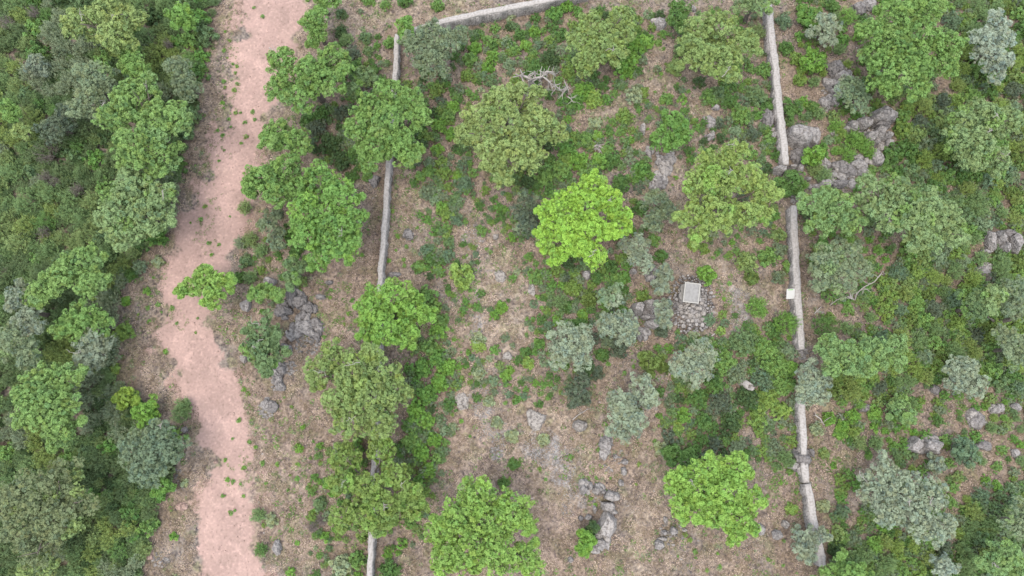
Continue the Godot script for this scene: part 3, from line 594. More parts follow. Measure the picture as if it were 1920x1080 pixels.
# zones of bare ground: px, py, r
var ROAD := [[530,-90,72],[525,-40,68],[518,0,66],[510,50,63],[492,100,59],[481,150,57],[467,200,53],[453,250,49],[438,300,48],[428,350,54],[415,390,60],[396,430,62],[382,470,60],[368,510,60],[352,550,54],[345,590,52],[355,630,56],[372,665,58],[388,700,56],[400,730,54],[412,770,50],[423,810,47],[432,850,45],[434,890,46],[431,930,52],[428,970,60],[426,1010,65],[427,1060,68],[428,1110,70],[428,1160,70]]
var PALE_PATH := [[1227,95,13],[1212,125,17],[1216,160,24],[1180,190,16],[1150,200,20],[1112,213,22],[1085,225,16],[1240,180,18],[1300,150,18],[1300,200,16],[1302,260,13],[1295,320,15],[930,470,36],[955,480,30],[915,540,34],[905,630,36],[985,545,30],[960,600,26],[1232,800,20],[1236,850,24],[1234,900,26],[1222,960,26],[1206,1020,28],[1196,1090,30],[790,375,14],[750,420,12],[640,20,30],[700,40,28],[780,10,30],[860,15,30],[1405,480,18],[1400,540,22],[1440,560,22],[1230,480,10],[1310,480,28],[1003,790,34],[938,517,22],[950,668,18],[867,752,26],[997,545,18],[1088,797,20],[1250,312,24],[1022,900,26],[1060,930,24],[870,830,20],[990,860,22]]
var GRAVEL := [[885,430,14],[889,450,12],[893,505,9],[897,560,10],[898,600,14],[905,690,14],[900,740,13],[895,765,12],[915,810,20],[940,815,22],[1000,842,20],[1020,846,26],[1045,850,20],[1062,880,18],[1066,920,18],[1064,955,14],[1240,710,11],[1241,745,12],[1238,775,10],[1388,560,18],[1392,590,20],[1376,600,14]]
var PINK_LITTER := [[600,530,45],[645,560,48],[640,610,45],[580,690,40],[520,780,45],[540,870,60],[560,950,50],[470,740,26],[490,900,30],[1020,930,60],[1030,1010,60],[900,860,55],[1000,880,50],[1480,930,30],[1130,870,40],[700,440,20],[680,480,20],[860,760,40],[1330,560,20]]

func strip_distance(list: Array, px: float, py: float) -> float:
	var best := 1e9
	for i in list.size() - 1:
		var a := Vector2(list[i][0], list[i][1])
		var b := Vector2(list[i + 1][0], list[i + 1][1])
		best = minf(best, Vector2(px, py).distance_to(Geometry2D.get_closest_point_to_segment(Vector2(px, py), a, b)))
	return best

func near_wall(px: float, py: float, gap: float) -> bool:
	for w in [LONG_WALL, CROSS_WALL, SIGN_WALL_UPPER, SIGN_WALL_MIDDLE, SIGN_WALL_LOWER, SIGN_WALL_STUB, SIGN_WALL_END]:
		if strip_distance(w, px, py) < gap:
			return true
	return false

# ---------------------------------------------------------------- the ground

const MAP_X0 := -52.0
const MAP_Z0 := -46.0
const MAP_W := 104.0
const MAP_D := 78.0

func stamp(mask: PackedFloat32Array, w: int, h: int, discs: Array, soft: float) -> void:
	for d in discs:
		var c := at(d[0], d[1])
		var r := metres(d[0], d[1], d[2])
		var reach := r * (1.0 + soft)
		var x0 := maxi(0, int((c.x - reach - MAP_X0) / MAP_W * w))
		var x1 := mini(w - 1, int((c.x + reach - MAP_X0) / MAP_W * w) + 1)
		var y0 := maxi(0, int((c.z - reach - MAP_Z0) / MAP_D * h))
		var y1 := mini(h - 1, int((c.z + reach - MAP_Z0) / MAP_D * h) + 1)
		for y in range(y0, y1 + 1):
			for x in range(x0, x1 + 1):
				var wx := MAP_X0 + (x + 0.5) / w * MAP_W
				var wz := MAP_Z0 + (y + 0.5) / h * MAP_D
				var q := Vector2(wx - c.x, wz - c.z).length() / r
				var v := clampf((1.0 + soft - q) / (2.0 * soft), 0.0, 1.0)
				mask[y * w + x] = maxf(mask[y * w + x], v)

func noise_bytes(sd: int, freq: float, oct: int, w: int, h: int, kind := FastNoiseLite.TYPE_SIMPLEX_SMOOTH) -> PackedByteArray:
	var n := FastNoiseLite.new()
	n.seed = sd
	n.noise_type = kind
	n.frequency = freq
	n.fractal_octaves = oct
	return n.get_image(w, h).get_data()

func ruts() -> Array:
	# two wheel tracks pressed into the dirt, wandering and broken
	var out := []
	for i in ROAD.size() - 1:
		var a := Vector2(ROAD[i][0], ROAD[i][1])
		var b := Vector2(ROAD[i + 1][0], ROAD[i + 1][1])
		var side := (b - a).orthogonal().normalized()
		for k in 5:
			for s in [-1.0, 1.0]:
				if rng.randf() < 0.8:
					var p: Vector2 = a.lerp(b, k / 5.0) + side * (s * 19.0 + rng.randf_range(-2.5, 2.5))
					out.append([p.x, p.y, rng.randf_range(4.0, 7.0)])
	return out

func ground_map() -> ImageTexture:
	var mw := 520
	var mh := 390
	var zones := []
	for z in [[ROAD, 0.10], [ruts(), 0.6], [PALE_PATH, 0.55], [GRAVEL, 0.4], [PINK_LITTER, 0.7]]:
		var m := PackedFloat32Array()
		m.resize(mw * mh)
		stamp(m, mw, mh, z[0], z[1])
		zones.append(m)
	var w := 1664
	var h := 1248
	var warp := noise_bytes(3, 0.02, 4, w, h)
	var warp2 := noise_bytes(4, 0.02, 4, w, h)
	var fine := noise_bytes(5, 0.28, 3, w, h)
	var speck := noise_bytes(6, 0.45, 1, w, h, FastNoiseLite.TYPE_VALUE)
	var broad := noise_bytes(7, 0.012, 4, w, h)
	var mossy := noise_bytes(8, 0.03, 4, w, h)
	var bytes := PackedByteArray()
	bytes.resize(w * h * 3)
	var road0: PackedFloat32Array = zones[0]
	var rut: PackedFloat32Array = zones[1]
	var ppath: PackedFloat32Array = zones[2]
	var grav: PackedFloat32Array = zones[3]
	var pink: PackedFloat32Array = zones[4]
	for y in h:
		for x in w:
			var i := y * w + x
			var f: float = fine[i] / 255.0
			var sp: float = speck[i] / 255.0
			var br: float = broad[i] / 255.0
			var mx := clampi(int((x + (warp[i] - 128) * 0.22 + (sp - 0.5) * 7.0) * mw / w), 0, mw - 1)
			var my := clampi(int((y + (warp2[i] - 128) * 0.22 + (f - 0.5) * 7.0) * mh / h), 0, mh - 1)
			var k := my * mw + mx
			# leaf litter: brown, pinkish and straw bits
			var gy := clampf((br - 0.5) * 2.2 + 0.45, 0.0, 1.0)
			var r := lerpf(0.176, 0.150, gy)
			var g := lerpf(0.136, 0.128, gy)
			var b := lerpf(0.110, 0.116, gy)
			var t := pink[k] * 0.8
			r = lerpf(r, 0.220, t); g = lerpf(g, 0.168, t); b = lerpf(b, 0.144, t)
			t = ppath[k] * 0.85
			r = lerpf(r, 0.240, t); g = lerpf(g, 0.198, t); b = lerpf(b, 0.164, t)
			# thin moss and seedlings among the litter
			t = clampf((mossy[i] / 255.0 - 0.60) * 4.0, 0.0, 0.35) * (1.0 - grav[k])
			r = lerpf(r, 0.105, t); g = lerpf(g, 0.118, t); b = lerpf(b, 0.040, t)
			# bits of leaf and stone
			var bit := (sp - 0.5) * 1.1 + (f - 0.5) * 1.2
			r *= 1.0 + bit; g *= 1.0 + bit; b *= 1.0 + bit * 0.9
			t = grav[k] * 0.9
			var gv := 0.205 * (1.0 + bit * 0.9)
			r = lerpf(r, gv, t); g = lerpf(g, gv * 0.96, t); b = lerpf(b, gv * 0.98, t)
			t = road0[k]
			if t > 0.0:
				var rb := 1.0 + (f - 0.5) * 0.30 + (sp - 0.5) * 0.14 + (br - 0.5) * 0.16 + (warp[i] / 255.0 - 0.5) * 0.36 + (0.18 if sp > 0.86 else 0.0) - (0.22 if sp < 0.10 else 0.0)
				rb += rut[k] * (0.10 + (f - 0.5) * 0.25 + (warp2[i] / 255.0 - 0.5) * 0.3)
				var worn := clampf((mossy[i] / 255.0 - 0.5) * 2.0, 0.0, 0.35)
				r = lerpf(r, lerpf(0.298, 0.238, worn) * rb, t); g = lerpf(g, lerpf(0.207, 0.170, worn) * rb, t); b = lerpf(b, lerpf(0.186, 0.150, worn) * rb, t)
			bytes[i * 3] = clampi(int(pow(maxf(r * 0.86, 0.0), 0.4545) * 255.0), 0, 255)
			bytes[i * 3 + 1] = clampi(int(pow(maxf(g * 0.86, 0.0), 0.4545) * 255.0), 0, 255)
			bytes[i * 3 + 2] = clampi(int(pow(maxf(b * 0.86, 0.0), 0.4545) * 255.0), 0, 255)
	return ImageTexture.create_from_image(Image.create_from_data(w, h, false, Image.FORMAT_RGB8, bytes))

func build_ground() -> void:
	var xs := []
	var zs := []
	var x := -160.0
	while x < 160.0:
		xs.append(x)
		x += 0.3 if absf(x) < 46.0 else 6.0
	var z := -150.0
	while z < 140.0:
		zs.append(z)
		z += 0.3 if z > -42.0 and z < 24.0 else 6.0
	var v := PackedVector3Array()
	var n := PackedVector3Array()
	var uv := PackedVector2Array()
	var idx := PackedInt32Array()
	for j in zs.size():
		for i in xs.size():
			var y := ground_y(xs[i], zs[j]) + bump.get_noise_2d(xs[i] * 0.9, zs[j] * 0.9) * 0.05
			v.append(Vector3(xs[i], y, zs[j]))
			var e := 0.3
			var nx: float = ground_y(xs[i] - e, zs[j]) - ground_y(xs[i] + e, zs[j])
			var nz: float = ground_y(xs[i], zs[j] - e) - ground_y(xs[i], zs[j] + e)
			n.append(Vector3(nx, 2 * e, nz).normalized())
			uv.append(Vector2(pingpong((xs[i] - MAP_X0) / MAP_W, 1.0), pingpong((zs[j] - MAP_Z0) / MAP_D, 1.0)))
	var cols := xs.size()
	for j in zs.size() - 1:
		for i in cols - 1:
			var a := j * cols + i
			for k in [a, a + 1, a + cols + 1, a, a + cols + 1, a + cols]:
				idx.append(k)
	var arr := []
	arr.resize(Mesh.ARRAY_MAX)
	arr[Mesh.ARRAY_VERTEX] = v
	arr[Mesh.ARRAY_NORMAL] = n
	arr[Mesh.ARRAY_TEX_UV] = uv
	arr[Mesh.ARRAY_INDEX] = idx
	var m := ArrayMesh.new()
	m.add_surface_from_arrays(Mesh.PRIMITIVE_TRIANGLES, arr)
	var mat := StandardMaterial3D.new()
	mat.albedo_texture = ground_map()
	mat.roughness = 0.95
	mat.metallic_specular = 0.2
	var o := MeshInstance3D.new()
	o.name = "ground"
	o.mesh = m
	o.material_override = mat
	o.set_meta("kind", "structure")
	o.set_meta("label", "brown leaf litter slope with a pink dirt track across it")
	add_child(o)

# ---------------------------------------------------------------- things

var ALT := {"lime": "brightlime", "brightlime": "bright", "bright": "bright3", "bright2": "bright", "bright3": "brightlime", "mid": "mid2", "mid2": "pale2", "midgrey": "mid", "olive": "olivelime", "olive2": "bright3", "olivepale": "olive", "olivelime": "bright3", "olivegrey": "olivepale", "pale": "mid2", "pale2": "mid2", "grey": "greylight", "greylight": "pale", "greydark": "grey", "greyoak": "grey", "silver": "silvergrey", "silvergrey": "silver", "silvergreen": "silver", "yellow": "yellowbright"}

func build_tree(row: Array) -> void:
	var called: String = row[0]
	var tall: float = row[2]
	var kind: String = row[3]
	var mat: Material = mats[row[4]]
	var other: Material = mats[ALT.get(row[4], row[4])]
	var discs: Array = row[5]
	var sum := Vector2.ZERO
	var total := 0.0
	for d in discs:
		sum += Vector2(d[0], d[1]) * d[2] * d[2]
		total += d[2] * d[2]
		crown_discs.append(d)
	var mid := sum / total
	var foot := at(mid.x, mid.y, tall * 0.62)
	foot.y = ground_y(foot.x, foot.z)
	var root := thing(called, row[1], "tree" if called != "small_tree" else "small tree", foot)
	var reach := 0.0
	var spots := []
	for d in discs:
		var r := metres(d[0], d[1], d[2]) * (1.0 - tall * 0.012)
		spots.append([d, r])
		reach = maxf(reach, Vector2(d[0] - mid.x, d[1] - mid.y).length())
	reach = metres(mid.x, mid.y, reach) + 0.6
	var bare := []
	var crown := Node3D.new()
	crown.name = "crown"
	root.add_child(crown)
	if kind == "plume":
		for s in spots:
			var c := pick_variant("plume", s[1])
			var p := at(s[0][0], s[0][1], tall * 0.45)
			p.y = ground_y(p.x, p.z)
			var k: float = c[1]
			part("leaf_clump", c[0], mat, crown, Transform3D(Basis(Vector3.UP, rng.randf() * TAU).scaled(Vector3(k, tall / 1.35, k)), p - foot))
	else:
		var low_tree := tall < 2.6
		for s in spots:
			var d: Array = s[0]
			var r: float = s[1]
			var off := metres(mid.x, mid.y, Vector2(d[0] - mid.x, d[1] - mid.y).length()) / reach
			var top := tall * (1.0 - 0.30 * off * off) * rng.randf_range(0.93, 1.04)
			var cy := maxf(top - r * 0.85, r * 0.35)
			var c := at(d[0], d[1], cy) - foot
			put_clump(kind, mat, crown, c + Vector3(0, 0, 0), r * 0.74, 0.9)
			var n := 5 if r > 0.8 else 4
			var a0 := rng.randf() * TAU
			for k in n:
				var a := a0 + TAU * k / n + rng.randf_range(-0.35, 0.35)
				var rr := r * rng.randf_range(0.36, 0.54)
				var q := c + Vector3(cos(a), 0, sin(a)) * (r - rr * rng.randf_range(0.75, 1.05))
				q.y += rng.randf_range(-0.45, 0.12) * r
				q.y = maxf(q.y, rr * 0.4)
				put_clump(kind, other if rng.randf() < 0.28 else mat, crown, q, rr, 0.85)
			for k in 3:
				var a := rng.randf() * TAU
				var rr := rng.randf_range(0.20, 0.40) * minf(1.0, r)
				put_clump(kind, mat, crown, c + Vector3(cos(a), 0, sin(a)) * (r * rng.randf_range(0.90, 1.16) - rr * 0.3) + Vector3.UP * maxf(rng.randf_range(-0.5, 0.0) * r, 0.3 - c.y), rr, 0.8)
			if tall > 4.0 and rng.randf() < 0.14:
				var tip := c + Vector3(rng.randf_range(-0.5, 0.5) * r, r * 0.72, rng.randf_range(-0.5, 0.5) * r)
				bare.append(tip)
			if low_tree:
				put_clump(kind, mat, crown, Vector3(c.x, maxf(c.y * 0.45, 0.25), c.z), r * 0.8, 0.7)
	for tip in bare:
		var stb := SurfaceTool.new()
		stb.begin(Mesh.PRIMITIVE_TRIANGLES)
		var side := Vector3(rng.randf_range(-1, 1), 0.25, rng.randf_range(-1, 1)).normalized()
		var line := crooked(tip - side * 0.5 + Vector3.DOWN * 0.35, tip + side * rng.randf_range(0.1, 0.35), 3, 0.16)
		tube(stb, line, taper(0.030, 0.010, 3), 5)
		for k in 3:
			var from: Vector3 = line[1].lerp(line[3], rng.randf())
			tube(stb, crooked(from, from + (rand_dir() + Vector3.UP * 0.3).normalized() * 0.3, 2, 0.04), [0.018, 0.013, 0.008], 4)
		part("bare_branch", stb.commit(), dead_mat, root)
	# trunk and limbs
	var fork := Vector3(rng.randf_range(-0.15, 0.15), tall * 0.38, rng.randf_range(-0.15, 0.15))
	var tr := 0.035 * tall if kind != "plume" else 0.02
	part("trunk", tube_mesh(crooked(Vector3(0, -0.15, 0), fork, 4, 0.05), taper(tr * 1.25, tr * 0.8, 4), 8), bark_mat, root)
	var n_limb := 0
	for s in spots:
		if n_limb >= 9 or kind == "plume":
			break
		var d: Array = s[0]
		var c: Vector3 = at(d[0], d[1], tall * 0.72) - foot
		var pts := crooked(fork + Vector3.DOWN * 0.1, c, 4, 0.14)
		var st := SurfaceTool.new()
		st.begin(Mesh.PRIMITIVE_TRIANGLES)
		tube(st, pts, taper(tr * 0.62, 0.03, 4), 6)
		for k in 3:
			var from: Vector3 = pts[2].lerp(pts[4], rng.randf_range(0.1, 0.9))
			tube(st, crooked(from, from + (rand_dir() + Vector3.UP * 0.5).normalized() * s[1] * 0.7, 2, 0.06), [0.03, 0.022, 0.010], 4)
		part("limb", st.commit(), bark_mat, root)
		n_limb += 1

func words_for(colour: String) -> String:
	var w := {"lime": "lime green", "vivid": "vivid green", "deep": "deep green", "deepbright": "rich green", "bright": "bright green", "bright2": "bright green", "mid": "mid green", "midgrey": "dull green", "dark": "dark green", "darkyellow": "dark yellowish", "yellow": "yellowish green", "yellowbright": "bright yellowish", "palegrey": "pale whitish", "olive": "olive green", "grey": "grey green", "greydark": "dark grey green", "silvergreen": "silvery green", "silvergrey": "silvery grey", "bluegreen": "blue green", "heath": "olive green", "heath2": "green", "heathgrey": "grey green", "heathyellow": "yellow green", "heathdark": "dark green", "broom": "fresh green", "broomdark": "dark green", "broomyellow": "yellow green", "twig": "bare grey purple", "pale": "pale green"}
	return w.get(colour, colour)

func size_word(r: float) -> String:
	return "tiny" if r < 0.3 else "small" if r < 0.5 else "medium" if r < 0.8 else "large"

func build_shrub(px: float, py: float, rpx: float, kind: String, colour: String, parts := true) -> void:
	var r := metres(px, py, rpx)
	var h := r * (1.35 if kind == "plume" else 1.1)
	var p := at(px, py, h * 0.45)
	p.y = ground_y(p.x, p.z) - 0.03
	var word := "heath bush" if kind == "plume" else "leafy shrub" if kind == "oak" else "fine leaved shrub"
	var called := "heath_bush" if kind == "plume" else "leafy_shrub" if kind == "oak" else "fine_leaved_shrub"
	var label := "%s %s %s" % [size_word(r), words_for(colour), word]
	label += " " + near_landmark(px, py, label)
	var group := "low %s around the trees" % (word + ("es" if word.ends_with("sh") else "s"))
	var mat: Material = mats[colour]
	var turn := rng.randf() * TAU
	if kind == "plume":
		var c := pick_variant("plume", r)
		var s: float = c[1]
		lone(called, c[0], mat, Transform3D(Basis(Vector3.UP, turn).scaled(Vector3(s, s * rng.randf_range(0.85, 1.15), s)), p), label, "bush", group)
		return
	if r < 0.42 or not parts:
		var c := pick_variant("shrub" if kind == "oak" else "fineshrub", r)
		var s: float = c[1]
		lone(called, c[0], mat, Transform3D(Basis(Vector3.UP, turn).scaled(Vector3(s, s, s)), p + Vector3.UP * r * 0.25), label, "shrub", group)
		return
	var o := thing(called, label, "shrub", p, 0.0, group)
	var n := 4
	for k in n:
		var a := turn + TAU * k / n
		var rr := r * rng.randf_range(0.45, 0.62)
		var q := Vector3(cos(a), 0, sin(a)) * (r - rr) + Vector3.UP * (rr * 0.35 + rng.randf_range(0, 0.35) * r)
		put_clump("shrub" if kind == "oak" else "fineshrub", mat, o, q, rr, 1.0)
	put_clump("shrub" if kind == "oak" else "fineshrub", mat, o, Vector3(0, r * 0.6, 0), r * 0.55, 1.0)
	part("stem", tube_mesh(crooked(Vector3(0, -0.1, 0), Vector3(0, r * 0.7, 0), 2, 0.05), [0.05, 0.04, 0.025], 5), bark_mat, o)

func wall_mesh(list: Array, half: float, y0: float, y1: float, rough: float, sd: float) -> ArrayMesh:
	# a run of wall: a bar with uneven sides swept along its line
	var pts := []
	for i in list.size() - 1:
		var a := at(list[i][0], list[i][1], 1.0)
		var b := at(list[i + 1][0], list[i + 1][1], 1.0)
		var steps := maxi(1, int(a.distance_to(b) / 0.16))
		for k in steps:
			pts.append(a.lerp(b, float(k) / steps))
	pts.append(at(list[list.size() - 1][0], list[list.size() - 1][1], 1.0))
	for pass_ in 6:
		for i in range(1, pts.size() - 1):
			pts[i] = (pts[i - 1] + pts[i] * 2.0 + pts[i + 1]) / 4.0
	for i in pts.size():
		pts[i] += Vector3(patch.get_noise_2d(pts[i].z * 4.0, 3.0), 0, patch.get_noise_2d(pts[i].x * 4.0, 9.0)) * 0.055
	var st := SurfaceTool.new()
	st.begin(Mesh.PRIMITIVE_TRIANGLES)
	var prof := [[-1.0, y0], [-1.0, lerpf(y0, y1, 0.5)], [-0.97, y1 - 0.05], [-0.86, y1], [-0.3, y1 + 0.015], [0.3, y1 + 0.015], [0.86, y1], [0.97, y1 - 0.05], [1.0, lerpf(y0, y1, 0.5)], [1.0, y0]]
	var rows := []
	for i in pts.size():
		var p: Vector3 = pts[i]
		var a: Vector3 = pts[maxi(i - 1, 0)]
		var b: Vector3 = pts[mini(i + 1, pts.size() - 1)]
		var d := Vector3(b.x - a.x, 0, b.z - a.z).normalized()
		var side := Vector3(-d.z, 0, d.x)
		var gy := ground_y(p.x, p.z)
		var endness := minf(minf(i, pts.size() - 1 - i) / 3.0, 1.0)
		var row := []
		for k in prof.size():
			var q: Array = prof[k]
			var s: float = q[0]
			var w := half * s * (1.0 + rough * bump.get_noise_3d(p.x * 2.0 + sd, s * 3.0, p.z * 2.0)) * lerpf(0.82, 1.0, endness)
			var yy: float = q[1]
			if yy > y0:
				yy += rough * 0.22 * bump.get_noise_3d(p.x * 2.6 + sd, s * 2.0 + 7.0, p.z * 2.6) - (1.0 - endness) * 0.12 * (y1 - y0)
			row.append(Vector3(p.x, gy + yy, p.z) + side * w)
		rows.append(row)
	for i in rows.size() - 1:
		for k in prof.size() - 1:
			for v in [rows[i][k], rows[i + 1][k], rows[i + 1][k + 1], rows[i][k], rows[i + 1][k + 1], rows[i][k + 1]]:
				st.add_vertex(v)
	for e in [0, rows.size() - 1]:
		for k in range(1, prof.size() - 1):
			var tri := [rows[e][0], rows[e][k], rows[e][k + 1]]
			if e != 0:
				tri.reverse()
			for v in tri:
				st.add_vertex(v)
	st.index()
	st.generate_normals()
	return st.commit()

func build_wall(list: Array, half: float, tall: float, label: String, sd: float, wall_mat: Material, cap_mat: Material) -> void:
	var o := thing("stone_wall", label, "wall", Vector3.ZERO)
	o.set_meta("kind", "thing")
	part("masonry", wall_mesh(list, half, -0.3, tall - 0.12, 0.50, sd), wall_mat, o)
	part("coping", wall_mesh(list, half * 0.90, tall - 0.30, tall, 0.22, sd + 30.0), cap_mat, o)

func place_rock(row: Array, meshes: Array) -> void:
	var grow := 1.22 if row[6] == "dark" else 1.08
	var a := metres(row[0], row[1], row[2]) * grow
	var b := metres(row[0], row[1], row[3]) * grow
	var tall: float = row[4]
	var p := at(row[0], row[1], tall * 0.5)
	var m: Mesh = meshes[rng.randi() % 8 + (8 if tall < 0.36 or row[6] == "dark" else 0)]
	var mat: Material = mats["rock_" + row[6]]
	# the mesh is about 0.65 m above its middle; sink the lower half
	var ky := tall / 0.95
	var bas := Basis(Vector3.UP, -deg_to_rad(row[5]) * 0.0 + rng.randf_range(-0.25, 0.25) + (PI if rng.randf() < 0.5 else 0.0))
	var sc := Basis.from_scale(Vector3(a, ky, b))
	lone("boulder", m, mat, Transform3D(sc * bas, Vector3(p.x, ground_y(p.x, p.z) + tall * 0.30, p.z)), row[7], "rock", "")
	blocked.append([row[0], row[1], maxf(row[2], row[3]) * 0.8])

func scatter_stuff(called: String, label: String, mesh: Mesh, mat: Material, spots: Array, tints := true) -> void:
	var mm := MultiMesh.new()
	mm.transform_format = MultiMesh.TRANSFORM_3D
	mm.use_colors = tints
	mm.mesh = mesh
	mm.instance_count = spots.size()
	for i in spots.size():
		mm.set_instance_transform(i, spots[i][0])
		if tints:
			mm.set_instance_color(i, spots[i][1])
	var o := MultiMeshInstance3D.new()
	o.name = called
	o.multimesh = mm
	o.material_override = mat
	o.set_meta("kind", "stuff")
	tag(o, label, called.replace("_", " "))
	add_child(o)

func bare_tree(called: String, label: String, category: String, limbs: Array, mat: Material) -> void:
	# each limb: [part name, radius at start, radius at end, [[px, py, height] ...], twigs]
	var first: Array = limbs[0][3][0]
	var base := at(first[0], first[1], 0.0)
	var o := thing(called, label, category, base)
	for l in limbs:
		var pts := []
		for q in l[3]:
			pts.append(at(q[0], q[1], q[2]) - base)
		var st := SurfaceTool.new()
		st.begin(Mesh.PRIMITIVE_TRIANGLES)
		tube(st, pts, taper(l[1], l[2], pts.size() - 1), 6)
		for k in l[4]:
			var i := rng.randi() % (pts.size() - 1)
			var s: Vector3 = pts[i].lerp(pts[i + 1], rng.randf_range(0.3, 1.0))
			var e := s + (rand_dir() + Vector3.UP * 0.2).normalized() * rng.randf_range(0.35, 0.8)
			e.y = maxf(e.y, 0.05)
			tube(st, crooked(s, e, 2, 0.08), [l[2] * 1.1, l[2] * 0.8, l[2] * 0.4], 4)
		part(l[0], st.commit(), mat, o)

func _ready() -> void:
	rng.seed = 20240611
	relief.seed = 11
	relief.frequency = 0.035
	relief.fractal_octaves = 3
	patch.seed = 21
	patch.frequency = 0.11
	patch.fractal_octaves = 3
	bump.seed = 31
	bump.frequency = 0.9
	bump.fractal_octaves = 2

	# camera, sky, light
	var cam := Camera3D.new()
	cam.name = "camera"
	cam.fov = rad_to_deg(2.0 * atan(540.0 / FOCAL))
	cam.far = 600.0
	cam.transform = Transform3D(cam_basis, Vector3(0, CAM_HEIGHT, 0))
	add_child(cam)
	cam.current = true
	var env := Environment.new()
	env.background_mode = Environment.BG_SKY
	var sky_mat := ProceduralSkyMaterial.new()
	sky_mat.sky_top_color = Color(0.90, 0.93, 0.97)
	sky_mat.sky_horizon_color = Color(0.80, 0.83, 0.87)
	sky_mat.ground_horizon_color = Color(0.6, 0.6, 0.6)
	sky_mat.ground_bottom_color = Color(0.4, 0.4, 0.38)
	sky_mat.sun_angle_max = 1.0
	var sky := Sky.new()
	sky.sky_material = sky_mat
	env.sky = sky
	env.tonemap_mode = Environment.TONE_MAPPER_LINEAR
	env.tonemap_exposure = 3.25
	env.sdfgi_enabled = true
	env.ssao_enabled = true
	env.ssil_enabled = true
	var we := WorldEnvironment.new()
	we.name = "world"
	we.environment = env
	add_child(we)
	var sun := DirectionalLight3D.new()
	sun.name = "sun"
	sun.light_energy = 0.42
	sun.light_angular_distance = 36.0
	sun.light_color = Color(1.0, 0.97, 0.93)
	sun.shadow_enabled = true
	sun.rotation_degrees = Vector3(-72, -40, 0)
	add_child(sun)

	# materials
	for c in [["lime", 0.200, 0.352, 0.056], ["brightlime", 0.176, 0.306, 0.064], ["bright", 0.142, 0.264, 0.054], ["bright2", 0.120, 0.228, 0.057], ["bright3", 0.160, 0.271, 0.064], ["mid", 0.127, 0.223, 0.062], ["mid2", 0.148, 0.243, 0.075], ["midgrey", 0.110, 0.172, 0.077],
			["yellow", 0.141, 0.219, 0.054], ["yellowbright", 0.188, 0.286, 0.070], ["olive", 0.160, 0.228, 0.078], ["olive2", 0.142, 0.214, 0.057], ["olivepale", 0.187, 0.253, 0.089], ["olivelime", 0.179, 0.258, 0.075], ["olivegrey", 0.151, 0.187, 0.096],
			["pale", 0.160, 0.232, 0.101], ["pale2", 0.141, 0.231, 0.088], ["palegrey", 0.235, 0.282, 0.163], ["grey", 0.139, 0.183, 0.108], ["greylight", 0.164, 0.212, 0.124], ["greydark", 0.087, 0.116, 0.077], ["greyoak", 0.130, 0.180, 0.114],
			["silver", 0.216, 0.263, 0.185], ["silvergrey", 0.177, 0.214, 0.153], ["silvergreen", 0.162, 0.226, 0.132], ["silverwhite", 0.248, 0.300, 0.234], ["bluegreen", 0.111, 0.172, 0.101],
			["deep", 0.078, 0.151, 0.042], ["deepbright", 0.104, 0.210, 0.050], ["vivid", 0.124, 0.242, 0.046], ["vividyellow", 0.173, 0.264, 0.048], ["dark", 0.055, 0.095, 0.037], ["darkyellow", 0.104, 0.154, 0.041],
			["heath", 0.157, 0.217, 0.081], ["heath2", 0.130, 0.203, 0.080], ["heathgrey", 0.159, 0.200, 0.121], ["heathyellow", 0.164, 0.223, 0.065], ["heathdark", 0.099, 0.146, 0.063], ["broom", 0.130, 0.244, 0.053], ["broomdark", 0.092, 0.171, 0.050], ["broomyellow", 0.169, 0.245, 0.060]]:
		leaf_mat(c[0], c[1], c[2], c[3])
	bark_mat = solid(0.154, 0.140, 0.126)
	bark_mat.uv1_triplanar = true
	bark_mat.uv1_scale = Vector3(2.5, 1.0, 2.5)
	bark_mat.albedo_texture = noise_texture(256, 0.03, [[0.0, 0.25, 0.24, 0.23], [0.5, 0.65, 0.62, 0.6], [1.0, 1.0, 1.0, 1.0]], 4)
	dead_mat = solid(0.420, 0.405, 0.400)
	dead_mat.uv1_triplanar = true
	dead_mat.uv1_scale = Vector3(3, 1.5, 3)
	dead_mat.albedo_texture = bark_mat.albedo_texture
	var twig_mat := solid(0.175, 0.152, 0.140)
	mats["twig"] = twig_mat
	var rock_tex := noise_texture(512, 0.012, [[0.0, 0.30, 0.30, 0.30], [0.34, 0.50, 0.49, 0.49], [0.46, 0.80, 0.79, 0.79], [0.62, 0.90, 0.89, 0.88], [1.0, 1.0, 1.0, 1.0]], 6, FastNoiseLite.TYPE_SIMPLEX_SMOOTH, 41)
	var rock_relief := noise_texture(512, 0.02, [], 5, FastNoiseLite.TYPE_SIMPLEX_SMOOTH, 43)
	for c in [["grey", 0.270, 0.257, 0.257], ["pale", 0.310, 0.293, 0.288], ["dark", 0.190, 0.180, 0.182], ["white", 0.285, 0.265, 0.252], ["pinkpale", 0.322, 0.231, 0.203]]:
		var m := solid(c[1], c[2], c[3], 0.92)
		m.albedo_texture = rock_tex
		m.uv1_triplanar = true
		m.uv1_world_triplanar = true
		m.uv1_scale = Vector3(0.55, 0.55, 0.55)
		m.heightmap_enabled = true
		m.heightmap_texture = rock_relief
		m.heightmap_scale = 11.0
		mats["rock_" + c[0]] = m
	rock_mat = mats["rock_grey"]
	var wall_mat := solid(0.300, 0.284, 0.280)
	wall_mat.albedo_texture = rock_tex
	wall_mat.uv1_triplanar = true
	wall_mat.uv1_world_triplanar = true
	wall_mat.uv1_scale = Vector3(0.8, 0.8, 0.8)
	wall_mat.heightmap_enabled = true
	wall_mat.heightmap_texture = rock_relief
	wall_mat.heightmap_scale = 7.0
	var cap_mat := solid(0.300, 0.284, 0.280)
